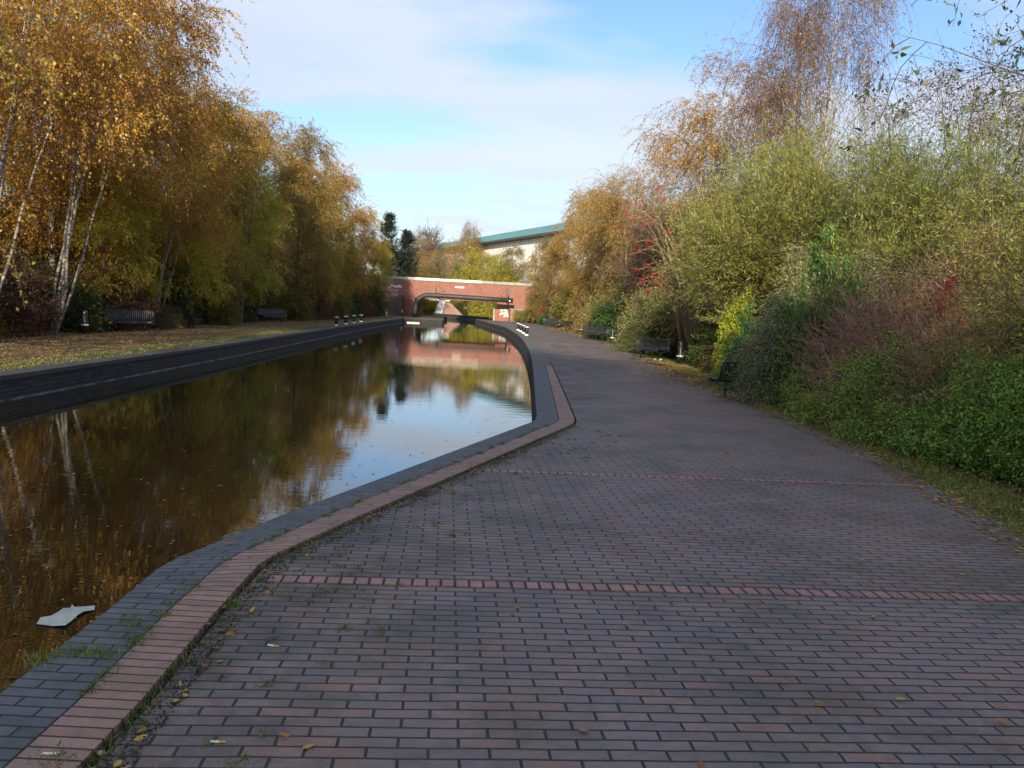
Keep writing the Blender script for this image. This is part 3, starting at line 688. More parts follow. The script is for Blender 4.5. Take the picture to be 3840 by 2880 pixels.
def scribble(seed, x0, x1, z0, z1, n, w, mat, y, name, ver=.5):
    g = np.random.default_rng(seed); b = MB()
    for k in range(n):
        cx = g.uniform(x0, x1); cz = g.uniform(z0, z1); a = g.normal()*.5+PI/2; L = g.uniform(.10, .26)
        pts = []
        for t in np.linspace(-.5, .5, 6): pts.append((cx+math.cos(a)*L*t+math.sin(t*5+k)*.035, y, cz+math.sin(a)*L*t*1.1))
        for i in range(5):
            p, q = pts[i], pts[i+1]; d = Vector((q[0]-p[0], 0, q[2]-p[2])).normalized(); nn = Vector((-d.z, 0, d.x))*w
            yy = y-.0002*k
            b.add([(p[0]-nn.x, yy, p[2]-nn.z), (q[0]-nn.x, yy, q[2]-nn.z), (q[0]+nn.x, yy, q[2]+nn.z), (p[0]+nn.x, yy, p[2]+nn.z)], [(0, 1, 2, 3)])
    o = b.build(name, mat, br, fix=False); o['kind'] = 'stuff'; return o
scribble(1, -1.95, -1.0, 1.05, 1.40, 20, .026, M['graf'], BY-.014, 'graffiti'); scribble(2, -2.05, -.95, .78, 1.02, 22, .026, M['graf'], BY-.014, 'graffiti'); scribble(4, -1.65, -.9, .46, .74, 17, .026, M['graf'], BY-.014, 'graffiti')
# arch pipe crossing in front of the bridge
pp = empty('black_pipe', (0, 0, 0)); tag(pp, 'thick black pipe curving up from the quay and crossing before the bridge', 'pipe')
py = 99.5; pts = [(-12.05, py, -.05), (-12.02, py, .55), (-11.95, py, 1.05)]
for k in range(1, 10):
    a = R(90*k/9*1.0); pts.append((-11.95+1.55*(1-math.cos(a)), py, 1.15+1.48*math.sin(a)))
pts += [(-9.6, py, 2.63), (-7, py, 2.60), (-4, py, 2.56), (-.4, py, 2.50)]
b = MB(); b.tube(pts, .29, 20); b.build('pipe_run', M['pipe'], pp, True)
b = MB()
for x in (-8.7, -6.2, -2.2):
    b.tube([(x-.05, py, 2.59), (x+.05, py, 2.59)], .315, 20)
b.build('flange', M['pipe'], pp, True)
for x, zc in ((-9.62, 3.2), (-1.15, 3.3)):
    b = MB(); n = 20; hh = .72; ww = .13
    prof = [(ww*math.sin(PI*k/12)**.8, hh*(k/6-1)) for k in range(13)]
    vs = []; fs = []
    for s, yy in ((0, py-.05), (1, py+.05)):
        vs += [(x-w_, yy, zc+z_) for w_, z_ in prof]+[(x+w_, yy, zc+z_) for w_, z_ in reversed(prof[1:-1])]
    n = len(vs)//2; fs = [tuple(range(n)), tuple(reversed(range(n, 2*n)))]+[(i, (i+1) % n, n+(i+1) % n, n+i) for i in range(n)]
    b.add(vs, fs); b.tube([(x, py-.02, 1.7 if x < -5 else 2.1), (x, py-.02, zc)], .03, 6)
    b.build('climb_guard', M['blackmetal'], pp)
for p, q in (((-9.5, py-.02, 3.95), (-8.7, BY, 3.15)), ((-1.25, py-.02, 3.7), (-2.0, BY, 3.0))):
    b = MB(); b.tube([p, q], .022, 6); b.build('stay', M['blackmetal'], pp)
b = MB(); b.box(-.86, py-.33, 2.36, -.72, py-.30, 2.50); b.build('small_notice', M['white'], pp)
# steps up beside the bridge
st = empty('steps', (0, 0, 0)); tag(st, 'brick steps climbing to the road at the left end of the bridge', 'steps')
b = MB()
for k in range(12): b.box(-17.6, 98.4+k*.29, .0, -13.95, 101.96, .17*(k+1)+.05-.0*k)
b = MB()
for k in range(12): b.box(-17.6, 98.4+k*.29, -.1, -13.95, 98.4+(k+1)*.29-.001, .17*(k+1)+.05)
b.build('flight', M['steps'], st)
b = MB()
for k in range(12): b.box(-17.6, 98.385+k*.29, .17*(k+1)+.02, -13.95, 98.40+k*.29-.001, .17*(k+1)+.055)
b.build('nosing', M['wallcap'], st)
b = MB(); b.box(-13.94, 98.2, -.1, -13.68, 101.97, 2.45); b.build('side_wall', M['gutter'], st)
b = MB(); b.tube([(-13.55, 98.2, 0), (-13.55, 98.2, 2.3), (-13.55, 101.6, 2.9)], .04, 8); b.build('handrail', M['gutter'], st)
# wing wall right
ww_ = empty('wing_wall', (0, 0, 0)); tag(ww_, 'weathered pink brick wing wall right of the bridge opening', 'wall')
b = MB(); b.prism([(-.85, BY-.45), (-.62, BY-1.2), (1.1, 100.6), (3.6, 99.6), (6, 99.5), (6, BY-.05), (-.85, BY-.05)], -.1, 1.44); b.build('wall', M['pinkwall'], ww_)
b = MB()
g = np.random.default_rng(9)
for k in range(10):
    x = -.55+k*.17+g.normal()*.03; yb = BY-1.215+(x+.62)*.35
    z1 = g.uniform(.8, 1.35); z0 = g.uniform(.15, .6); b.box(x, yb-.02, z0, x+.035, yb+.02, z1)
b.build('paint_drips', M['grafpink'], ww_)
b = MB(); b.prism([(-.9, BY-.5), (-.65, BY-1.26), (1.1, 100.54), (3.6, 99.54), (6.05, 99.44), (6.05, BY-.04), (-.9, BY-.04)], 1.442, 1.55); b.build('coping', M['concrete'], ww_)
# marker post, bags and other small litter
mk = empty('marker_post', (-14.98, 97.0, .03)); tag(mk, 'small yellow and white marker post at the foot of the steps', 'marker post')
b = MB(); b.box(-.09, -.05, 0, .09, .05, .36); b.build('post', M['white'], mk)
b = MB(); b.box(-.10, -.06, .362, .10, .06, .62); b.lathe([(.10, 0), (.085, .05), (.0, .07)], 12, Matrix.Translation((0, 0, .62))); b.build('head', M['yellow'], mk)
mk2 = empty('marker_post', (-13.4, 98.6, .03)); tag(mk2, 'thin black and white post at the foot of the side wall by the steps', 'marker post')
b = MB(); b.tube([(0, 0, 0), (0, 0, .38)], .05, 8); b.build('post', M['navymetal'], mk2)
b = MB(); b.tube([(0, 0, .382), (0, 0, .70)], .055, 8); b.build('head', M['white'], mk2)
def crumple(name, loc, s, lab, cat, mat=None, sq=.5):
    bm = bmesh.new(); bmesh.ops.create_icosphere(bm, subdivisions=2, radius=1)
    for v in bm.verts: v.co = Vector((v.co.x*s, v.co.y*s*.7, max(v.co.z, -.6)*s*sq+s*sq*.6))*random.uniform(.7, 1.2)
    me = bpy.data.meshes.new(name); bm.to_mesh(me); bm.free(); o = link_mesh(name, me, mat or M['white']); o.location = loc; o.rotation_euler[2] = random.uniform(0, 6); tag(o, lab, cat)
crumple('carrier_bag', (-15.4, 30.8, -.015), .20, 'crumpled white carrier bag by the left leg of the shaded left bank bench', 'bag')
crumple('carrier_bag', (-14.7, 36.7, -.015), .12, 'small white carrier bag under the half hidden left bank bench', 'bag')
crumple('paper_cup', (5.25, 30.9, 0), .06, 'crushed white cup on the ground below the near curved bench', 'cup')
crumple('paper_cup', (5.42, 30.7, 0), .06, 'crushed white cup lying nearest the bollard under the near bench', 'cup', sq=.9)
crumple('paper_scrap', (5.75, 44.4, 0), .09, 'white paper scrap caught in the bushes right of the ivy backed bench', 'litter', sq=1)
# floating sheet of paper
OUT = [(-2.85, 4.97), (-2.87, 5.05), (-2.83, 5.10), (-2.825, 5.17), (-2.82, 5.22), (-2.79, 5.25), (-2.80, 5.29), (-2.77, 5.26), (-2.72, 5.28), (-2.65, 5.29), (-2.63, 5.24), (-2.67, 5.19), (-2.68, 5.13), (-2.67, 5.03), (-2.66, 4.95), (-2.74, 4.95)]
bm = bmesh.new(); vs = [bm.verts.new((x, y, WZ+.006+.010*math.sin(i*1.9)**2)) for i, (x, y) in enumerate(OUT)]; c_ = bm.verts.new((-2.75, 5.11, WZ+.012))
for i in range(len(vs)): bm.faces.new((c_, vs[i], vs[(i+1) % len(vs)]))
bmesh.ops.recalc_face_normals(bm, faces=bm.faces)
ex = bmesh.ops.extrude_face_region(bm, geom=bm.faces[:]); bmesh.ops.translate(bm, verts=[v for v in ex['geom'] if isinstance(v, bmesh.types.BMVert)], vec=(0, 0, .002))
me = bpy.data.meshes.new('paper_sheet'); bm.to_mesh(me); bm.free(); o = link_mesh('paper_sheet', me, M['paper']); tag(o, 'torn pale sheet of paper floating on the near water', 'paper')
def butt(x, y, z, a, lab, white=False):
    e = empty('cigarette_end', (x, y, z), R(a)); tag(e, lab, 'cigarette end')
    b = MB(); b.tube([(-.028, 0, .005), (.004, 0, .005)], .0045, 8); b.build('paper_tube', M['white'], e, True)
    b = MB(); b.tube([(.0042, 0, .005), (.028, 0, .005)], .0047, 8); b.build('filter_tip', M['white'] if white else M['filter'], e, True)
M['filter'] = simple('cork filter', (.50, .26, .07), (.55, .32, .10), 60, .8)
butt(-1.01, 2.93, 0, 3, 'cigarette end lying on the nearest paving bricks'); butt(-1.535, 2.76, .02, 8, 'white cigarette end lying on the pink brick band', True); butt(-1.06, 3.80, 0, -10, 'orange cigarette end on the paving above the nearest one')

# ------------------------------------------------------------------ warehouse and what shows through the arch
wh = empty('warehouse', (0, 0, 0)); tag(wh, 'long warehouse with a teal roof and white panelled walls behind the bridge', 'building')
W0 = Vector((18.0, 93.4)); W1 = Vector((-44.0, 242.5)); wd = (W1-W0).normalized(); wn = Vector((wd.y, -wd.x))   # wn points away from the canal
if wn.x < 0: wn = -wn
Lw = (W1-W0).length
def wp(s, d): p = W0+wd*s+wn*d; return (p.x, p.y)
b = MB(); b.prism([wp(0, .8), wp(Lw, .8), wp(Lw, 40), wp(0, 40)], 0, 12.9); b.build('wall', M['cladding'], wh)
b = MB()
def slab(b, s0, s1, d0, z0, d1, z1, th):
    p = [(*wp(s0, d0), z0), (*wp(s1, d0), z0), (*wp(s1, d1), z1), (*wp(s0, d1), z1)]
    q = [(x, y, z-th) for x, y, z in p]; b.add(p+q, [(0, 1, 2, 3), (7, 6, 5, 4), (0, 4, 5, 1), (1, 5, 6, 2), (2, 6, 7, 3), (3, 7, 4, 0)])
slab(b, -.3, Lw+.3, -.35, 13.15, 2.2, 14.75, .15); slab(b, -.3, Lw+.3, 2.2, 14.75, 41, 14.2, .15); b.build('roof', M['teal'], wh)
b = MB(); 
for i in range(int(Lw/1.1)):
    slab(b, i*1.1, i*1.1+.05, -.36, 13.19, 2.2, 14.79, .03)
b.build('roof_ribs', M['teal'], wh)
b = MB(); slab(b, -.3, Lw+.3, -.45, 13.12, -.1, 13.12, .30); slab(b, -.3, Lw+.3, -.1, 12.95, .9, 12.95, .1); b.build('gutter', M['gutter'], wh)
b = MB()
for i in range(int(Lw/2.9)): b.prism([wp(i*3.2, .77), wp(i*3.2+.07, .77), wp(i*3.2+.07, .798), wp(i*3.2, .798)], 0, 12.8)
b.build('panel_joints', M['concrete'], wh)
fb = empty('footbridge_wall', (0, 0, 0)); tag(fb, 'pale blue panelled wall seen through the bridge opening', 'wall')
b = MB(); 
for k in range(7): b.box(-19.4+k*1.03, 150, 2.25, -18.40+k*1.03, 150.25, 4.6)
b.build('panel', M['bluepanel'], fb); b = MB()
for k in range(8): b.box(-19.43+k*1.03, 149.95, .0, -19.37+k*1.03, 150.3, 4.6)
b.build('post', M['gutter'], fb)
wg = empty('wing_wall', (0, 0, 0)); tag(wg, 'sloping graffitied wing wall seen through the bridge opening', 'wall')
def tri(b, pts, y0, y1):
    n = len(pts); vs = [(x, y0, z) for x, z in pts]+[(x, y1, z) for x, z in pts]
    b.add(vs, [tuple(range(n)), tuple(reversed(range(n, 2*n)))]+[(i, (i+1) % n, n+(i+1) % n, n+i) for i in range(n)])
b = MB(); tri(b, [(-13.1, 0), (-12.2, 2.35), (-11.1, 2.5), (-8.3, 0)], 133, 133.6); b.build('wall', M['pinkwall'], wg)
b = MB(); tri(b, [(-12.9, .15), (-12.15, 2.2), (-11.3, 2.3), (-11.7, .2)], 132.96, 132.995); b.build('graffiti', M['grafblue'], wg)
b = MB(); tri(b, [(-11.4, 2.5), (-10.3, 2.5), (-10.6, 2.12), (-11.1, 2.12)], 132.5, 132.9); b.build('capstone', M['paleconc'], wg)

# ------------------------------------------------------------------ plants
tree_proto('b1', seed=11, H=15, Rr=3.5, per=22, L=.10, W=.065)
tree_proto('b2', seed=12, H=15, Rr=3.2, per=22, L=.10, W=.065, lean=(.6, .4), stems=2)
tree_proto('b3', seed=13, H=15, Rr=3.9, per=22, L=.10, W=.065, n1=40, lean=(-.3, .5))
tree_proto('bhigh', seed=14, H=15, Rr=3.0, t0=.40, n1=40, n2=8, n3=7, per=16, L=.095, W=.06, lean=(2.8, .4), stems=5, trunk_r=.052)
tree_proto('bsparse', seed=15, H=14, Rr=3.0, t0=.3, n1=44, n2=9, n3=10, per=7, stems=4, droop=2.2, twig=1.5, L=.075, W=.05, trunk_r=.10, up=.8, ang=.7)
tree_proto('bsparse2', seed=16, H=11.5, Rr=3.6, t0=.25, n1=40, n2=9, n3=8, per=16, stems=3, droop=1.5, twig=1.2, L=.075, W=.05, trunk_r=.08, up=.6, ang=.8)
tree_proto('alder', seed=17, H=9, Rr=3.0, t0=.3, n1=30, n2=8, n3=5, per=4, stems=3, droop=.4, twig=.7, L=.075, W=.045, trunk_r=.07, lspread=.9, up=.4)
tree_proto('bigleaf', seed=18, H=7.5, Rr=3.2, t0=.35, n1=24, n2=7, n3=4, per=7, stems=2, droop=.3, twig=.6, L=.12, W=.05, trunk_r=.07, lspread=.8, up=.5)
tree_proto('bare', seed=19, H=11, Rr=3.4, t0=.2, n1=46, n2=9, n3=7, per=0, stems=6, droop=-.5, twig=1.3, trunk_r=.10, up=1.1, ang=.5, minr=.014)
tree_proto('overhang', seed=20, H=13, Rr=5.0, t0=.15, n1=48, n2=10, n3=8, per=17, droop=.7, L=.085, W=.06, up=.1, ang=1.15, trunk_r=.16, lspread=.8, twig=1.0)
shrub_proto('s1', seed=31, Rx=2.2, Ry=2.2, H=3.6, n0=44, n1=16, n2=7, per=13, L=.10, W=.06, tw=.6)
shrub_proto('s2', seed=32, Rx=2.4, Ry=2.0, H=3.2, n0=44, n1=16, n2=7, per=13, L=.10, W=.055, tw=.6, lob=.35)
shrub_proto('s3', seed=33, Rx=1.8, Ry=1.8, H=3.4, n0=40, n1=16, n2=8, per=14, L=.075, W=.045, tw=.5, lob=.3)
shrub_proto('will', seed=34, Rx=2.6, Ry=2.6, H=4.4, n0=60, n1=20, n2=9, per=17, L=.10, W=.015, tw=.65, lspread=.45, along=1.0, grav=.5, gtw=.5, lob=.3, low=.22)
shrub_proto('will2', seed=35, Rx=2.3, Ry=2.6, H=4.6, n0=60, n1=20, n2=9, per=17, L=.095, W=.016, tw=.65, lspread=.5, along=1.0, grav=.4, gtw=.6, lob=.35, low=.22)
shrub_proto('feath', seed=36, Rx=3.3, Ry=3.3, H=5.4, n0=80, n1=22, n2=8, per=14, L=.13, W=.018, tw=.9, lspread=.35, along=1.2, grav=.1, gtw=-.2, lob=.22, up2=.4, low=.34, base=.12)
shrub_proto('cot', seed=37, Rx=.95, Ry=1.15, H=3.4, n0=50, n1=20, n2=9, per=14, L=.038, W=.022, tw=.45, grav=.7, gtw=.9, lob=.2, low=.05)
shrub_proto('conif', seed=38, Rx=.55, Ry=.6, H=2.6, n0=50, n1=16, n2=8, per=14, L=.05, W=.02, tw=.22, grav=.0, gtw=0, lspread=.35, along=1.0, low=.02)
shrub_proto('low', seed=39, Rx=1.15, Ry=1.4, H=1.35, n0=60, n1=18, n2=9, per=13, L=.034, W=.019, tw=.26, grav=.3, gtw=.1, low=.02, lob=.22, fill=.3, along=.6)
shrub_proto('low2', seed=40, Rx=1.2, Ry=1.35, H=1.25, n0=60, n1=18, n2=9, per=12, L=.042, W=.024, tw=.28, grav=.35, gtw=.2, low=.02, lob=.3, fill=.3, along=.6)
shrub_proto('dog', seed=41, Rx=1.7, Ry=1.7, H=2.6, n0=70, n1=16, n2=5, per=2, L=.07, W=.035, tw=.7, grav=.1, gtw=-.3, lob=.2, stem_r=.014, up2=.5)
shrub_proto('twiggy', seed=42, Rx=1.5, Ry=1.5, H=2.2, n0=60, n1=16, n2=6, per=3, L=.06, W=.03, tw=.6, grav=.7, gtw=.6, lob=.3, stem_r=.014)
shrub_proto('berry', seed=43, Rx=1.9, Ry=1.9, H=4.6, n0=26, n1=12, n2=6, per=9, L=.10, W=.04, tw=.6, grav=.9, gtw=.7, lob=.3, stem_r=.028, low=.55, base=.12)
shrub_proto('ivy', seed=44, Rx=1.5, Ry=1.5, H=3.0, n0=40, n1=16, n2=8, per=12, L=.075, W=.07, tw=.4, lob=.25, low=.02, along=.3)
shrub_proto('reed', seed=45, Rx=1.6, Ry=1.6, H=2.6, n0=50, n1=16, n2=7, per=11, L=.12, W=.03, tw=.6, grav=.5, gtw=.6, lob=.3)
def conifer(key, seed, H, Rr):
    g = np.random.default_rng(seed); P = np.zeros((1, 10, 3)); P[0, :, 2] = np.linspace(0, H, 10); Rd = (.14*(1-np.linspace(0, .95, 10)))[None]
    B1, r1 = spawn(g, P, Rd, 190, .06, .99, lambda t, n, p, d: Rr*np.clip(1.02-t**3, 0, 1)*(.55+.6*g.random(n))+.3, 1.1, .5, -.5, .08, 6, .3)
    B2, r2 = spawn(g, B1, r1, 190*12, .1, 1, lambda t, n, p, d: .55*(.5+g.random(n)), .8, .4, -.4, .1, 4, .5)
    lv = leaves_on(g, B2, 22, 0, .17, .035, .5, 0, .03)
    a = np_mesh(key, *tube_arrays(P, Rd, 8), 4); a.materials.append(M['bark']); b = np_mesh(key+'b', *merge([tube_arrays(B1, r1, 4), tube_arrays(B2, np.maximum(r2, .005), 3)]), 4); b.materials.append(M['bark'])
    c = np_mesh(key+'c', *lv, 4); c.materials.append(LM['needle']); PROTO[key] = (a, b, c)
conifer('pine', 51, 12.5, 2.4)

BK = M['bark']; GZ = -.015
# left bank trees, front row and behind
def LT(key, x, y, leaf, s, label, cat='tree', name='birch_tree', tint=(1, 1, 1), wood=None, sz=None, rz=None, group='autumn trees along the left bank'):
    return plant(key, name, cat, label, (x, y, GZ), leaf, wood=wood, s=s, sz=sz, tint=tint, rz=rz, group=group)
LT('overhang', -14.8, 14.0, 'olive', .95, 'olive brown tree reaching into the top left corner with dark level branches', name='broadleaf_tree', wood=BK, tint=(1.5, 1.25, 1.0), rz=.4)
LT('bhigh', -15.2, 23.6, 'orange', .98, 'orange birch with leaning white stems, first behind the left bank bollard', rz=0.0)
LT('bhigh', -15.6, 28.2, 'orange', 1.03, 'orange birch with leaning white stems, right of the first white stemmed one', rz=.25)
LT('b1', -17.8, 32.0, 'orange', 1.0, 'bright orange birch rising out of the top of the picture', rz=1.0)
LT('b3', -17.6, 38.5, 'orange', .92, 'tall orange birch whose top marks the left edge of open sky', rz=2.0)
LT('bhigh', -15.8, 36.5, 'orange', .66, 'short orange birch with one white leaning stem above the left bench', rz=.1)
LT('b2', -17.4, 45.0, 'bronze', .80, 'bronze birch just right of the tallest orange birch', rz=.7)
LT('b1', -17.2, 52.5, 'bronze', .82, 'feathery bronze birch with a pointed top, left of the olive tree', tint=(1.05, .95, .9), rz=2.2)
LT('b3', -15.8, 60, 'olive', .80, 'dark olive tree leaning out to the right over the bank', name='broadleaf_tree', tint=(1.35, 1.1, .9), wood=BK, rz=4.2)
LT('b2', -16.4, 69, 'bronze', .84, 'amber brown birch right of the leaning olive tree', tint=(1.1, .95, .8), rz=3.3)
LT('b1', -16.4, 77, 'orange', .84, 'pale orange birch with a thin drooping top near the end of the left row', tint=(.95, 1, 1.1), rz=5.0)
LT('b3', -16.3, 88.0, 'bronze', .66, 'lower golden brown birch near the bridge end of the left row', tint=(1.15, 1.1, .8), rz=1.3)
LT('b2', -15.6, 90.0, 'gold', .52, 'small yellow green tree just left of the bridge steps', name='broadleaf_tree', tint=(.9, .95, .9), rz=.2, wood=BK)
for i, (x, y, s, lf, lab) in enumerate([(-21.5, 27, .95, 'orange', 'orange birch standing behind the white stemmed birches'), (-21.8, 36, 1.0, 'bronze', 'bronze birch glimpsed behind the bright orange birch'),
        (-21.5, 46, .95, 'orange', 'orange birch glimpsed behind the bronze birch of the left row'), (-21, 57, .85, 'bronze', 'brown birch behind the leaning olive tree'), (-21.5, 68, .85, 'orange', 'orange birch behind the amber brown birch'), (-21, 80, .8, 'bronze', 'brown birch behind the end of the left row')]):
    LT(('b1', 'b3', 'b2')[i % 3], x, y, lf, s, lab, rz=i*1.1)
# mid height trees in front, yellow green
LT('b1', -15.6, 39.5, 'gold', .55, 'low yellow green tree catching light above the shaded left bench', name='broadleaf_tree', wood=BK, sz=.50, rz=2.7, tint=(1.3, 1.3, 1.1))
LT('b3', -16.2, 35.0, 'gold', .42, 'yellow green bushy tree between the two left benches, above them', name='broadleaf_tree', wood=BK, sz=.42, rz=3.7, tint=(1.3, 1.3, 1.1))
LT('b3', -15.6, 31.5, 'gold', .42, 'low yellow green tree behind the curved left bench', name='broadleaf_tree', wood=BK, sz=.36, rz=.7, tint=(1.2, 1.15, 1.0))
LT('b2', -15.3, 46.5, 'gold', .58, 'dull green tree filling the gap behind the second left bench', name='broadleaf_tree', wood=BK, tint=(.95, 1.05, .9), rz=1.7)
LT('b1', -15.2, 63.5, 'bronze', .56, 'golden brown drooping tree over the far left bank', tint=(1, 1.1, .8), rz=1.9)
LT('b3', -15.0, 72, 'gold', .50, 'golden green drooping tree above the farthest left bench', name='broadleaf_tree', tint=(.95, .8, .8), wood=BK, rz=1.1)
# left understory
US = [('s1', -16.4, 19.5, 'darkgreen', 1.0, 'dark green bush at the left edge of the picture'), ('s3', -15.9, 22.6, 'olive', .75, 'low olive bush left of the left bank bollard'),
      ('s2', -15.9, 25.6, 'brownred', .78, 'brown bush directly behind the left bank bollard'), ('s1', -15.8, 28.6, 'darkgreen', .62, 'dark green bush between the left bollard and bench'),
      ('s3', -16.1, 31.8, 'brownred', 1.0, 'dark red brown bush behind the curved left bench'), ('s2', -16.6, 35.4, 'darkgreen', .62, 'dark green bush between the two shaded left benches'),
      ('s1', -17.2, 39.0, 'darkgreen', .95, 'dark evergreen bush right of the half hidden left bench'), ('s3', -15.9, 42.4, 'olive', 1.0, 'dull olive bush in deep shade along the left bank'),
      ('s2', -17.2, 46.8, 'darkgreen', 1.0, 'wide dark bush left of the dim left bench'), ('s1', -17.9, 52.6, 'darkgreen', 1.05, 'wide dark bush right of the dim left bench'),
      ('s3', -15.9, 56.5, 'olive', 1.1, 'olive bush in the middle of the far left bank'), ('s1', -16.0, 62, 'brownred', 1.0, 'brown bush behind the left mooring posts'),
      ('s2', -16.0, 68, 'olive', 1.2, 'olive brown bush left of the farthest left bench'), ('s1', -16.4, 74, 'darkgreen', 1.1, 'dark bush behind the farthest left bench'),
      ('s3', -15.7, 80.5, 'brownred', 1.1, 'brown bush before the dark bush by the bridge'), ('s1', -17.4, 88.5, 'darkgreen', 1.45, 'large almost black bush left of the bridge steps')]
for k, x, y, lf, s, lab in US: plant(k, 'bush', 'bush', lab, (x-.75, y+1, GZ), lf, s=s, group='bushes along the left bank')
plant('twiggy', 'bush', 'bush', 'bare twiggy bush between the curved bench and the half hidden bench', (-15.2, 35.6, GZ), 'olive', s=.5, wood=M['twig'])
# left of the bridge, behind
plant('pine', 'pine_tree', 'pine', 'dark pine with a spiky double top left of the bridge', (-17.4, 112, 1.5), 'needle', wood=BK, twig=BK, s=1.25, sz=.9)
plant('pine', 'pine_tree', 'pine', 'lower dark evergreen pressed against the right side of the spiky pine', (-15.3, 114.5, 2), 'needle', wood=BK, twig=BK, s=1.2, sz=.72, rz=2)
plant('bsparse2', 'birch_tree', 'birch', 'thin orange brown tree right of the dark pine', (-15.2, 119, .0), 'amber', s=.86)

# beyond the bridge
FT = [('bare', 'bare_tree', 'tree', 'leafless grey tree with fanning branches above the bridge', -18.6, 170, 1.45, 1.5, None, None),
      ('bsparse2', 'birch_tree', 'tree', 'thin orange birch with a pale stem above the middle of the bridge', -10.2, 152, 1.0, 1.25, 'amber', None),
      ('bsparse', 'birch_tree', 'tree', 'grey wispy tree beside the thin orange birch', -8.6, 152, .62, 1.15, 'tan', None),
      ('b1', 'broadleaf_tree', 'tree', 'tan brown tree behind the left half of the bridge', -15.8, 163, .80, .62, 'tan', BK),
      ('b3', 'broadleaf_tree', 'tree', 'brown grey tree below the leafless grey tree', -20.0, 165, .80, .66, 'tan', BK),
      ('b1', 'broadleaf_tree', 'tree', 'yellow green tree in front of the white warehouse wall', -4.6, 136, .68, .64, 'gold', BK),
      ('b3', 'broadleaf_tree', 'tree', 'thin olive tree against the white warehouse wall, right of the yellow green one', -1.0, 128, .66, .66, 'olive', BK),
      ('bsparse2', 'broadleaf_tree', 'tree', 'brown twiggy tree below the middle of the teal roof', -13.0, 160, 1.0, .95, 'tan', None),
      ('b2', 'broadleaf_tree', 'tree', 'orange brown tree hiding the right end of the warehouse', 3.4, 112, .62, .66, 'amber', BK)]
for k, nm, cat, lab, x, y, s, sz, lf, wd_ in FT: plant(k, nm, cat, lab, (x, y, 0), lf or 'tan', wood=wd_ or M['twig'], s=s, sz=sz, tint=(.75, .78, .8) if lf == 'gold' else (1, 1, 1), group='trees beyond the bridge')
for k, x, y, s, sz, lf, lab in [('s1', -15.6, 155, 1.3, 2.2, 'darkgreen', 'dark green bush above the left half of the bridge parapet'), ('s3', -9.8, 145, 1.5, 2.4, 'green', 'bright green bush above the middle of the bridge parapet'),
        ('s2', -12.9, 155.5, 1.3, 2.3, 'tan', 'tan bush between the dark and bright green bushes behind the parapet'), ('s1', -6.5, 139, 1.5, 2.65, 'gold', 'yellow green bush behind the right half of the parapet'), ('s2', -2.6, 128, 1.5, 2.7, 'gold', 'olive yellow bush behind the right end of the parapet'),
        ('s1', -19.4, 156, 1.4, 2.3, 'tan', 'grey brown bush behind the left end of the pale coping'), ('s3', -5.0, 130, 1.2, .9, 'darkgreen', 'dark olive bush just left of the right bridge jamb'),
        ('s2', -16.2, 142, 1.1, 1.0, 'gold', 'yellow green bush seen through the left of the bridge opening'), ('s1', -7.4, 136, 1.1, .8, 'darkgreen', 'bush on the grass bank behind the wing wall seen through the bridge'), ('s3', -23, 158, 2, 1.6, 'olive', 'bush behind the pale blue wall seen through the bridge')]:
    plant(k, 'bush', 'bush', lab, (x, y, 0), lf, s=s, sz=sz, tint=(.72, .74, .8) if lf == 'gold' else (1, 1, 1), group='bushes beyond the bridge')
for i, (y, lab) in enumerate([(24, 'dark shrubbery behind the white birch stems'), (31, 'dark shrubbery behind the left bench'), (38, 'dark shrubbery behind the short orange birch'), (46, 'dark shrubbery behind the bronze birch'), (55, 'dark shrubbery behind the second left bench'), (66, 'dark shrubbery behind the left mooring posts'), (78, 'dark shrubbery behind the farthest left bench')]):
    plant(('s1', 's2', 's3')[i % 3], 'bush', 'bush', lab, (-23.5, y, GZ), 'olive', s=2.0, group='bushes far back on the left bank')

# right bank, near to far
def RS(key, x, y, leaf, s, label, sz=None, wood=None, tint=(1, 1, 1), rz=None, name='bush', cat='bush', z=-.02, group='shrubs along the right of the path', tilt=None):
    return plant(key, name, cat, label, (x, y, z), leaf, wood=wood, s=s, sz=sz, tint=tint, rz=rz, group=group, tilt=tilt)
RS('low', 6.75, 8.3, 'privet', 1.0, 'low green hedge bush at the right edge of the picture', rz=.3)
RS('low2', 6.6, 10.1, 'privet', 1.0, 'low green hedge bush second from the right edge of the picture', rz=2.1, tint=(.85, .95, .8))
RS('low', 6.5, 11.8, 'privet', 1.02, 'low green hedge bush third from the right edge, below the red dogwood', rz=4.0)
RS('low2', 6.3, 13.4, 'privet', 1.0, 'low green hedge bush fourth from the right edge', rz=5.1, tint=(1.05, 1.0, .9))
RS('low', 6.35, 15.2, 'privet', .85, 'low green hedge bush touching the tall grey green shrub', rz=1.2)
RS('low2', 7.0, 6.6, 'privet', 1.05, 'low hedge bush just beyond the right edge of the picture', rz=0.9)
RS('will2', 9.2, 7.6, 'willow', 1.0, 'olive willow leaved shrub at the right edge behind the low hedge', name='willow_shrub', rz=.5)
RS('will', 9.0, 10.8, 'willow', 1.0, 'yellow green willow leaved shrub with red berries showing through', name='willow_shrub', rz=2.5)
RS('will2', 9.0, 13.9, 'willow', 1.0, 'yellow green willow leaved shrub above the red stemmed dogwood', name='willow_shrub', rz=4.0)
RS('will', 9.9, 18.2, 'willow', 1.05, 'pale willow leaved shrub behind the grey green shrub', name='willow_shrub', rz=5.4, tint=(.95, 1, 1.1))
RS('dog', 6.95, 13.7, 'brownred', 1.0, 'red stemmed dogwood thicket behind the low hedge', wood=M['redstem'], name='dogwood_shrub')
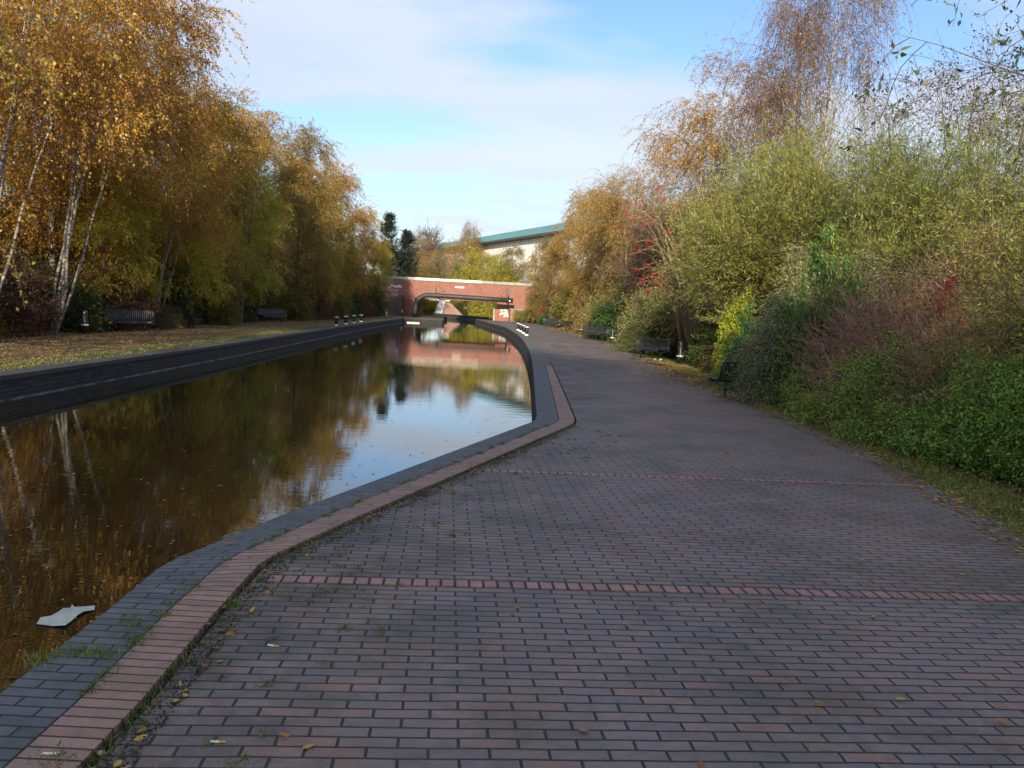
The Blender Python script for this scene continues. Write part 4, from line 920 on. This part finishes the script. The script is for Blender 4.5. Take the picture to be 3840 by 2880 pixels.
RS('dog', 7.1, 11.6, 'brownred', .85, 'dull red stemmed dogwood nearer the camera than the red thicket', wood=M['redstem'], name='dogwood_shrub', rz=1)
RS('cot', 6.05, 16.6, 'greygreen', 1.05, 'tall grey green small leaved shrub with drooping sprays by the path', rz=1.0, sz=1.12)
RS('cot', 7.0, 19.0, 'greygreen', 1.25, 'grey twiggy shrub arching above the bright green shrub', rz=3.0, wood=M['tanstem'])
RS('ivy', 5.85, 16.1, 'ivy', .48, 'patch of green and yellow bramble leaves on the grey green shrub', sz=1.12, tint=(2.3, 2.0, 1.5))
RS('conif', 5.75, 19.3, 'brightgreen', 1.05, 'narrow bright green conifer shrub growing over the end on bench', rz=.2, name='conifer_shrub')
RS('conif', 6.0, 20.4, 'brightgreen', 1.1, 'second bright green conifer shrub, left of the one over the bench', rz=2.2, name='conifer_shrub')
RS('feath', 8.4, 24.5, 'feather', 1.0, 'large feathery yellow green shrub rising over the middle of the hedge', sz=1.05, z=1.5, rz=.4, name='willow_shrub')
RS('feath', 10.2, 19.6, 'feather', .9, 'feathery green shrub right of the largest feathery one', sz=.95, z=.9, rz=2.4, name='willow_shrub', tint=(.9, 1, .9))
RS('twiggy', 7.7, 25.6, 'olive', .95, 'brown twiggy hollow under the feathery shrub', wood=M['tanstem'], rz=1, sz=.9)
RS('s3', 7.4, 22.0, 'brownred', .6, 'dark brown bush in the shade right of the yellow leaved bush')
RS('ivy', 6.5, 23.2, 'gold', .46, 'yellow and green leafy bush behind the bollard', tint=(.8, 1, .8), sz=.8)
RS('ivy', 7.25, 27.6, 'green', .72, 'green bush right behind the near bollard', sz=.72)
RS('low2', 6.25, 21.4, 'privet', .7, 'green knee high bush between the end on bench and the near bollard')
RS('ivy', 7.0, 34.6, 'ivy', .8, 'dark green bush behind the near curved bench', tint=(.8, .8, .8))
RS('twiggy', 8.4, 34.6, 'tan', 1.1, 'brown tangle of twigs above the near curved bench', wood=M['twig'])
RS('berry', 8.0, 33.6, 'olive', 1.05, 'arching shrub hung with red berries above the near curved bench', wood=M['tanstem'], name='berry_shrub', rz=.0)
RS('low', 6.0, 36.6, 'darkgreen', .9, 'low dark green bush left of the near curved bench', tint=(2, 1.8, 1.4))
RS('s3', 7.3, 38.0, 'greygreen', 1.0, 'tall thin grey green shrub left of the berry shrub', tint=(.8, .8, .6), sz=1.15)
RS('s2', 8.5, 41.5, 'tan', 1.05, 'brown olive bush between the near bench and the ivy', sz=1.2)
RS('reed', 7.9, 45.0, 'greygreen', 1.0, 'grey olive bush right of the bollard by the ivy backed bench', tint=(.85, .8, .6))
RS('ivy', 6.6, 52.6, 'ivy', 1.15, 'mound of dark glossy ivy behind a black bench', sz=1.1)
RS('s1', 9.6, 49.5, 'olive', 1.1, 'olive shrub rising behind the ivy mound', sz=1.45)
RS('s3', 7.5, 54, 'tan', 1.3, 'brown shrub left of the ivy mound', sz=1.3)
RS('reed', 7.3, 58.0, 'tan', 1.1, 'tan grassy bush left of the ivy backed bench')
RS('reed', 7.1, 65.0, 'olive', 1.0, 'olive grassy bush behind the thin looking bollard', tint=(1.2, 1.2, 1))
RS('s2', 7.3, 71.0, 'tan', 1.1, 'brown bush behind the bench seen from behind', sz=1.2)
RS('s1', 9.2, 62, 'olive', 1.3, 'tall olive shrub behind the grassy bushes', sz=1.6)
RS('s3', 6.9, 77, 'olive', 1.1, 'olive green bush right of the far curved bench', sz=1.3)
RS('s1', 6.6, 84, 'olive', 1.15, 'dark olive bush behind the far curved bench', sz=1.25)
RS('ivy', 4.6, 91.5, 'ivy', 1.1, 'dark green bush right of the bench by the wing wall', sz=1.0)
RS('s2', 7.2, 92, 'tan', 1.35, 'tan shrub standing before the right end of the bridge', sz=1.7)
RS('berry', 3.3, 95.6, 'olive', 1.0, 'olive shrub hanging over the right end of the bridge', sz=1.75, tint=(1, .9, .8))
RS('berry', 4.2, 93.0, 'brownred', .95, 'red leaved shrub at the right end of the bridge', sz=1.15, name='berry_shrub', tint=(2.2, 1.6, 1.2))
plant('b3', 'broadleaf_tree', 'tree', 'olive tree overhanging the right end of the bridge and its bench', (4.0, 97.2, 0), 'olive', wood=BK, s=.62, sz=.60, rz=1.2, tint=(1.1, 1, .9), group='trees behind the right hedge')
plant('b2', 'broadleaf_tree', 'tree', 'orange brown tree right of the olive tree by the bridge', (5.6, 91, 0), 'tan', wood=BK, s=.60, sz=.58, rz=2.2, tint=(1.1, .95, .9), group='trees behind the right hedge')
RS('berry', 1.2, 98.3, 'gold', .72, 'yellow green bush hanging in front of the pipe end', sz=.72, tint=(.75, .75, .8))
TT = [('bsparse2', 8.3, 58, 'amber', .98, 1.0, 'broad orange brown birch rising over the middle right hedge'), ('bsparse2', 7.6, 66, 'amber', .90, .95, 'orange birch left of the broad orange brown one'), ('b1', 7.4, 75, 'amber', .80, .76, 'golden brown tree nearer the bridge on the right'),
      ('b3', 6.4, 86, 'amber', .86, .83, 'lowest amber tree on the right, beside the warehouse roof'), ('bare', 8.4, 50, 'tan', .72, .72, 'bare twiggy tree in front of the broad orange birch'), ('bsparse2', 8.8, 43, 'tan', .66, .66, 'thin brown tree left of the berry shrub'),
      ('b2', 9.5, 70, 'bronze', .62, .62, 'brown birch behind the golden brown tree on the right')]
for k, x, y, lf, s, sz, lab in TT: plant(k, 'birch_tree' if k != 'bare' else 'bare_tree', 'tree', lab, (x, y, 0), lf, wood=M['birch'] if k != 'bare' else M['tanstem'], s=s, sz=sz, group='trees behind the right hedge')
plant('bsparse', 'birch_tree', 'birch', 'tall weeping birch with half bare purple twigs behind the right hedge', (10.7, 31.5, 0), 'bronze', s=.73, sz=1.12, rz=.6, tint=(.62, .52, .62), twig=M['purpletwig'])
plant('bsparse2', 'birch_tree', 'birch', 'birch with orange leaves drooping left of the tall weeping birch', (9.0, 36.0, 0), 'amber', s=.95, sz=.97, rz=2.0, tint=(1.05, .95, .8))
plant('alder', 'alder_tree', 'alder', 'sparse dark alder with hanging catkins right of the weeping birch', (12.4, 21.5, 0), 'alder', wood=BK, s=1.0, sz=.98, rz=.5)
plant('alder', 'alder_tree', 'alder', 'thin grey twigged alder behind the sparse dark one', (14.5, 27, 0), 'alder', wood=BK, s=1.2, rz=2.5)
plant('bigleaf', 'broadleaf_tree', 'tree', 'broad leaved tree reaching into the top right corner', (10.4, 12.2, 0), 'bigleaf', wood=BK, twig=BK, s=1.08, rz=1.0)
# background screen on the right so no gaps show the horizon
for i, (x, y, lab) in enumerate([(13, 14, 'bush filling the gap behind the willow leaved shrubs'), (13, 30, 'bush deep behind the feathery shrub'), (11, 40, 'bush deep behind the berry shrub'), (11, 62, 'bush deep behind the far grassy bushes')]):
    RS(('s1', 's2')[i % 2], x, y, 'olive', 1.35, lab)
# unseen trees added behind the camera to shade the near path and bank
for i, (x, y, s) in enumerate([(-9, -20, 1.0), (-4, -21, 1.05), (.5, -18, 1.0), (2.6, -15, .8), (-3, -34, 1.2), (2, -32, 1.1)]):
    plant(('b1', 'b3', 'b2')[i % 3], 'birch_tree', 'birch', 'unseen birch added behind the viewer to shade the near path', (x, y, 0), 'orange', s=s, rz=i*.8, group='birches added behind the viewer for shade')

# berries: clusters of small round fruits as part of their shrubs
def berries(parent_name_label, pts, name='berries'):
    g = np.random.default_rng(5); bm = bmesh.new(); bmesh.ops.create_icosphere(bm, subdivisions=1, radius=.5)
    bv = np.array([v.co[:] for v in bm.verts]); bf = np.array([[v.index for v in f.verts] for f in bm.faces]); bm.free()
    C_ = np.concatenate([np.array(p)[None]+g.normal(size=(n, 3))*np.array([s, s, s*.7]) for p, n, s in pts]); n = len(C_)
    sz = (.024+.018*g.random(n))[:, None, None]
    V = (C_[:, None]+bv[None]*sz).reshape(-1, 3); F = (bf[None]+(np.arange(n)*len(bv))[:, None, None]).reshape(-1, 3)
    me = np_mesh(name, V, F, 3); par = next(o for o in sc.objects if o.get('label') == parent_name_label)
    o = link_mesh(name, me, LM['berry']); o['kind'] = 'stuff'; o.parent = par; bpy.context.view_layer.update(); o.matrix_parent_inverse = par.matrix_world.inverted()
BER = [(4.76,6.08),(4.97,5.99),(5.15,6.36),(4.92,5.78),(4.05,5.5),(3.59,5.21),(3.79,5.25),(3.67,5.01),(3.95,4.99),(3.69,4.74),(4.31,5.14),(4.37,4.84),(4.66,4.99),(5.14,4.51),(4.68,4.28),(4.03,4.18),(4.53,4.0),(4.29,3.92),(3.89,3.73),(4.5,3.39),(4.75,3.26),(4.66,3.05),(4.43,2.9),(4.84,2.89),(4.3,2.73),(4.66,2.54),(4.99,2.76),(4.13,3.2),(5.33,2.37),(4.9,3.03)]
berries('arching shrub hung with red berries above the near curved bench', [((x, 29.4+.9*math.sin(i*2.3)*.5+.3, z), 20, .07) for i, (x, z) in enumerate(BER)])
BE2 = [(4.51,2.19),(4.46,2.13),(4.44,2.08),(4.4,2.0),(4.37,1.93),(4.41,1.87),(4.51,1.91),(4.52,2.01),(4.62,1.49),(4.57,1.51),(4.64,1.75),(4.44,1.87)]
kk = 12.1/8.7
berries('yellow green willow leaved shrub with red berries showing through', [((x*kk, 12.1, 1.65+(z-1.65)*kk), 16, .05) for x, z in BE2])
# arching berry stems
g = np.random.default_rng(77); b = MB()
for i, (x, z) in enumerate(BER):
    bx, by = 6.9+g.normal()*.25, 31.8+g.normal()*.25; y2 = 29.4+.9*math.sin(i*2.3)*.5+.3
    pts = [(bx*(1-t)+x*t, by*(1-t)+y2*t, z*(1-(1-t)**2.2)+.5*math.sin(PI*t)*t) for t in np.linspace(0, 1, 8)]
    b.tube(pts, [.022*(1-.8*t)+.003 for t in np.linspace(0, 1, 8)], 5)
par = next(o for o in sc.objects if o.get('label', '').startswith('arching shrub hung')); o = b.build('arching_stems', M['tanstem'], par, True); bpy.context.view_layer.update(); o.matrix_parent_inverse = par.matrix_world.inverted()

# ------------------------------------------------------------------ loose leaves, grass: stuff
def flat_leaves(name, g, X, Y, Z, L, W, mat, label, cat, lift=.25):
    n = len(X); a = g.random(n)*2*PI
    D = nrm(np.stack([np.cos(a), np.sin(a), g.normal(size=n)*lift*.6], 1)); B_ = np.stack([X, Y, Z+.006+g.random(n)*.012*lift*4], 1)
    up = np.stack([g.normal(size=n)*lift, g.normal(size=n)*lift, np.ones(n)], 1)
    S = nrm(np.cross(up, D)); N_ = np.cross(D, S); l = (L*(.55+.8*g.random(n)))[:, None]; w = (W*(.6+.7*g.random(n)))[:, None]
    cu = (g.random(n)*.25*lift*4)[:, None]
    V = np.stack([B_, B_+D*l*.25+S*w*.42+N_*w*.2*cu, B_+D*l*.62+S*w*.45+N_*w*.25*cu, B_+D*l, B_+D*l*.62-S*w*.45+N_*w*.25*cu, B_+D*l*.25-S*w*.42+N_*w*.2*cu], 1).reshape(-1, 3)
    V[:, 2] = np.maximum(V[:, 2], np.repeat(Z, 6)+.004)
    o = link_mesh(name, np_mesh(name, V, np.arange(n*6).reshape(n, 6), 6), mat); return tag(o, label, cat, None, 'stuff')
def along(L, n, g, lo, hi, y0=None, y1=None, pw=1.0):
    """points scattered beside a line, lo..hi metres to its right"""
    P = np.array(L); seg = np.linalg.norm(P[1:]-P[:-1], axis=1); s = np.concatenate([[0], np.cumsum(seg)])
    if y0 is not None: a = np.interp(y0, P[:, 1], s); bb = np.interp(y1, P[:, 1], s)
    else: a, bb = 0, s[-1]
    t = a+(bb-a)*g.random(n)**pw; x = np.interp(t, s, P[:, 0]); y = np.interp(t, s, P[:, 1]); i = np.clip(np.searchsorted(s, t)-1, 0, len(seg)-1)
    d = (P[i+1]-P[i])/seg[i][:, None]; o = lo+(hi-lo)*g.random(n); return x+d[:, 1]*o, y-d[:, 0]*o
g = np.random.default_rng(101)
# on the near paving: sparse single leaves
n = 150; X = -1.2+6*g.random(n)**1.1; Y = 2.4+18*g.random(n)**1.5; ok = X > (Y*.17-1.9).clip(-1.3, 1.4); X, Y = X[ok], Y[ok]
flat_leaves('fallen_leaves', g, X, Y, np.zeros(len(X)), .055, .026, LM['litter'], 'scattered fallen leaves on the brick path', 'leaves')
x, y = along(C, 190, g, .02, .18, 2.2, 11.5, 1.2); flat_leaves('fallen_leaves', g, x, y, np.full(len(x), -.006), .045, .026, LM['litter'], 'leaves gathered along the gap beside the pink brick band', 'leaves')
x, y = along(A[1:], 26, g, .05, .5, 2.5, 12); flat_leaves('fallen_leaves', g, x, y, np.full(len(x), .02), .05, .028, LM['litter'], 'a few leaves lying on the blue brick coping', 'leaves')
x, y = along(VG, 9000, g, -.35, .9, 5, 30); flat_leaves('fallen_leaves', g, x, y, np.zeros(len(x)), .05, .028, LM['litter'], 'fallen leaves strewn over the right verge', 'leaves')
n = 9000; Y = 17.5+15*g.random(n); X = 5.3-np.abs(g.normal(size=n))*.75*(1-np.abs(Y-23)/16)+.7*g.random(n)
flat_leaves('fallen_leaves', g, X, Y, np.zeros(n), .06, .036, LM['litterorange'], 'drift of orange leaves in front of the near bollard and benches', 'leaves')
n = 2600; Y = 64+12*g.random(n); X = 4.2-np.abs(g.normal(size=n))*.5+.5*g.random(n); flat_leaves('fallen_leaves', g, X, Y, np.zeros(n), .10, .06, LM['litterorange'], 'orange leaves below the far pair of benches', 'leaves')
x, y = along(list(reversed(LL)), 1, g, 0, 1)
n = 42000; Y = 13+60*g.random(n)**1.5; X = np.interp(Y, [p[1] for p in LL], [p[0] for p in LL])-.9-5.6*g.random(n)**.75
flat_leaves('fallen_leaves', g, X, Y, np.full(n, -.013), .065, .042, LM['littertan'], 'brown and orange leaves covering the left bank', 'leaves', .18)
n = 1100; Y = 3.2+26*g.random(n)**1.7; X = -8+ (8+np.interp(Y, [3, 5, 12, 20], [-2.1, -2.2, .1, .4]))*g.random(n)**.8; keep = X < np.interp(Y, [3, 5, 12.3, 20], [-2.1, -2.15, .25, .4])
flat_leaves('floating_leaves', g, X[keep], Y[keep], np.full(keep.sum(), WZ), .045, .022, LM['litter'], 'small leaves floating on the canal', 'leaves', .02)
def blades(name, g, X, Y, Z, H, mat, label, cat='grass', wd=.006, lean=.35):
    n = len(X); D = nrm(np.stack([g.normal(size=n)*lean, g.normal(size=n)*lean, np.ones(n)], 1)); V, F = leaf_quads(g, np.stack([X, Y, Z], 1), D, H, wd)
    o = link_mesh(name, np_mesh(name, V, F, 4), mat); return tag(o, label, cat, None, 'stuff')
def tufts(cx, cy, k, r, g): 
    X = np.repeat(cx, k)+g.normal(size=len(cx)*k)*r; Y = np.repeat(cy, k)+g.normal(size=len(cx)*k)*r; return X, Y
cx, cy = along(C, 210, g, -.01, .10, 2.2, 12, 1.2); X, Y = tufts(cx, cy, 34, .018, g); blades('grass_tufts', g, X, Y, np.full(len(X), -.02), .05, LM['grass'], 'small weeds growing in the gap by the pink band', wd=.005, lean=.8)
cx, cy = along(B[1:], 75, g, -.02, .02, 2.4, 12, 1.2); X, Y = tufts(cx, cy, 26, .02, g); blades('grass_tufts', g, X, Y, np.full(len(X), .015), .032, LM['grass'], 'grass growing between the blue coping and the pink band', wd=.005, lean=.8)
cx, cy = along(C, 90, g, .15, .9, 2.6, 12, 1.0); X, Y = tufts(cx, cy, 26, .02, g); blades('grass_tufts', g, X, Y, np.full(len(X), -.002), .028, LM['grass'], 'small weeds in the paving joints near the canal', wd=.004, lean=1.0)
cx = np.array([-1.80, -1.72, -1.86, -1.93, -1.98, -1.78, -1.5, -2.0]); cy = np.array([3.58, 3.55, 3.57, 3.56, 3.45, 3.95, 2.72, 3.48]); X, Y = tufts(cx, cy, 60, .035, g); blades('grass_tufts', g, X, Y, np.full(len(X), .018), .04, LM['grass'], 'grass tufts on the blue brick coping', wd=.005, lean=.8)
n = 40000; x, y = along(VG, n, g, -.08, .75, 5.5, 34, 1.0); blades('verge_grass', g, x, y, np.full(n, -.03), .085, LM['verge'], 'short dry grass along the right verge', wd=.008, lean=.8)
n = 11000; x, y = along(LL, n, g, -1.5, -.42, 12.5, 75, 1.0); blades('bank_grass', g, x, y, np.full(n, -.02), .05, LM['verge'], 'strip of short grass behind the coping of the left bank', wd=.012, lean=.7)
# crumbs of soil along the gap
x, y = along(C, 6000, g, .0, .16, 2.2, 11, 1.2); n = len(x); flat_leaves('soil_crumbs', g, x, y, np.full(n, -.012), .011, .011, M['soil'], 'dark soil spilled along the gap beside the pink band', 'soil', .5)

# ------------------------------------------------------------------ sky, sun, camera
w = bpy.data.worlds.new('World'); sc.world = w; w.use_nodes = True; nt = w.node_tree; nt.nodes.clear(); N = NT(nt)
sky = N.n('TexSky', sky_type='NISHITA'); sky.sun_disc = False; sky.sun_elevation = R(SUN_EL); sky.sun_rotation = R(SUN_AZ); sky.altitude = 100; sky.air_density = 1.1; sky.dust_density = 1.2; sky.ozone_density = 1.4
tc = N.n('TexCoord'); sp = N.n('SeparateXYZ'); N.l(tc.outputs['Generated'], sp.inputs[0])
zz = N.math('MAXIMUM', N.math('ADD', sp.outputs[2], .16), .05)
cb = N.n('CombineXYZ'); N.l(N.math('DIVIDE', sp.outputs[0], zz), cb.inputs[0]); N.l(N.math('DIVIDE', sp.outputs[1], zz), cb.inputs[1])
mp = N.n('Mapping'); mp.inputs['Scale'].default_value = (.8, 1.5, 1); mp.inputs['Location'].default_value = (2.1, .9, 0); N.l(cb.outputs[0], mp.inputs[0])
cn = N.noise(1.0, mp.outputs[0], 7, .5); cm = N.ramp(cn.outputs[0], [(.41, (0, 0, 0)), (.55, (1, 1, 1))]); cn2 = N.noise(.6, mp.outputs[0], 3)
ccol = N.ramp(cn2.outputs[0], [(.35, (2.9, 3.15, 3.7)), (.65, (3.6, 3.8, 4.15))])
base = N.mix(1, sky.outputs[0], (.66, .78, 1.0), 'MULTIPLY')
hz = N.ramp(sp.outputs[2], [(0, (.6, .6, .6)), (.25, (.0, .0, .0))])
fac = N.math('MAXIMUM', N.math('MULTIPLY', cm.outputs[0], .82), hz.outputs[0])
mixc = N.mix(fac, base, ccol.outputs[0])
bg = N.n('Background'); bg.inputs['Strength'].default_value = .11; N.l(mixc, bg.inputs[0]); wo = N.n('OutputWorld'); N.l(bg.outputs[0], wo.inputs[0])
sl = bpy.data.lights.new('Sun', 'SUN'); sl.energy = 3.9; sl.angle = R(.6); sl.color = (1.0, .87, .68); so = bpy.data.objects.new('Sun', sl); col.objects.link(so)
az = R(SUN_AZ); dv = Vector((math.sin(az)*math.cos(R(SUN_EL)), math.cos(az)*math.cos(R(SUN_EL)), math.sin(R(SUN_EL)))); so.rotation_euler = dv.to_track_quat('Z', 'Y').to_euler()
f_ = 1800.; W_, H_ = 2212, 1659; r_ = R(3.04); p_ = math.atan((H_/2-665)*math.cos(r_)/f_)
F_ = Vector((0, math.cos(p_), -math.sin(p_))); U0 = Vector((0, math.sin(p_), math.cos(p_))); R0 = Vector((1, 0, 0))
Rv = R0*math.cos(r_)+U0*math.sin(r_); Uv = -R0*math.sin(r_)+U0*math.cos(r_)
cam = bpy.data.cameras.new('Camera'); cam.sensor_width = 36; cam.lens = 36*f_/W_; cam.clip_end = 5000; cam.clip_start = .05
co = bpy.data.objects.new('Camera', cam); col.objects.link(co)
co.matrix_world = Matrix(((Rv.x, Uv.x, -F_.x, 0), (Rv.y, Uv.y, -F_.y, 0), (Rv.z, Uv.z, -F_.z, 1.65), (0, 0, 0, 1)))
sc.camera = co
sc.view_settings.view_transform = 'Standard'; sc.view_settings.look = 'None'; sc.view_settings.exposure = 1.12; sc.view_settings.gamma = 1
sc.cycles.max_bounces = 6; sc.cycles.diffuse_bounces = 3; sc.cycles.glossy_bounces = 3; sc.cycles.transmission_bounces = 3; sc.cycles.transparent_max_bounces = 4
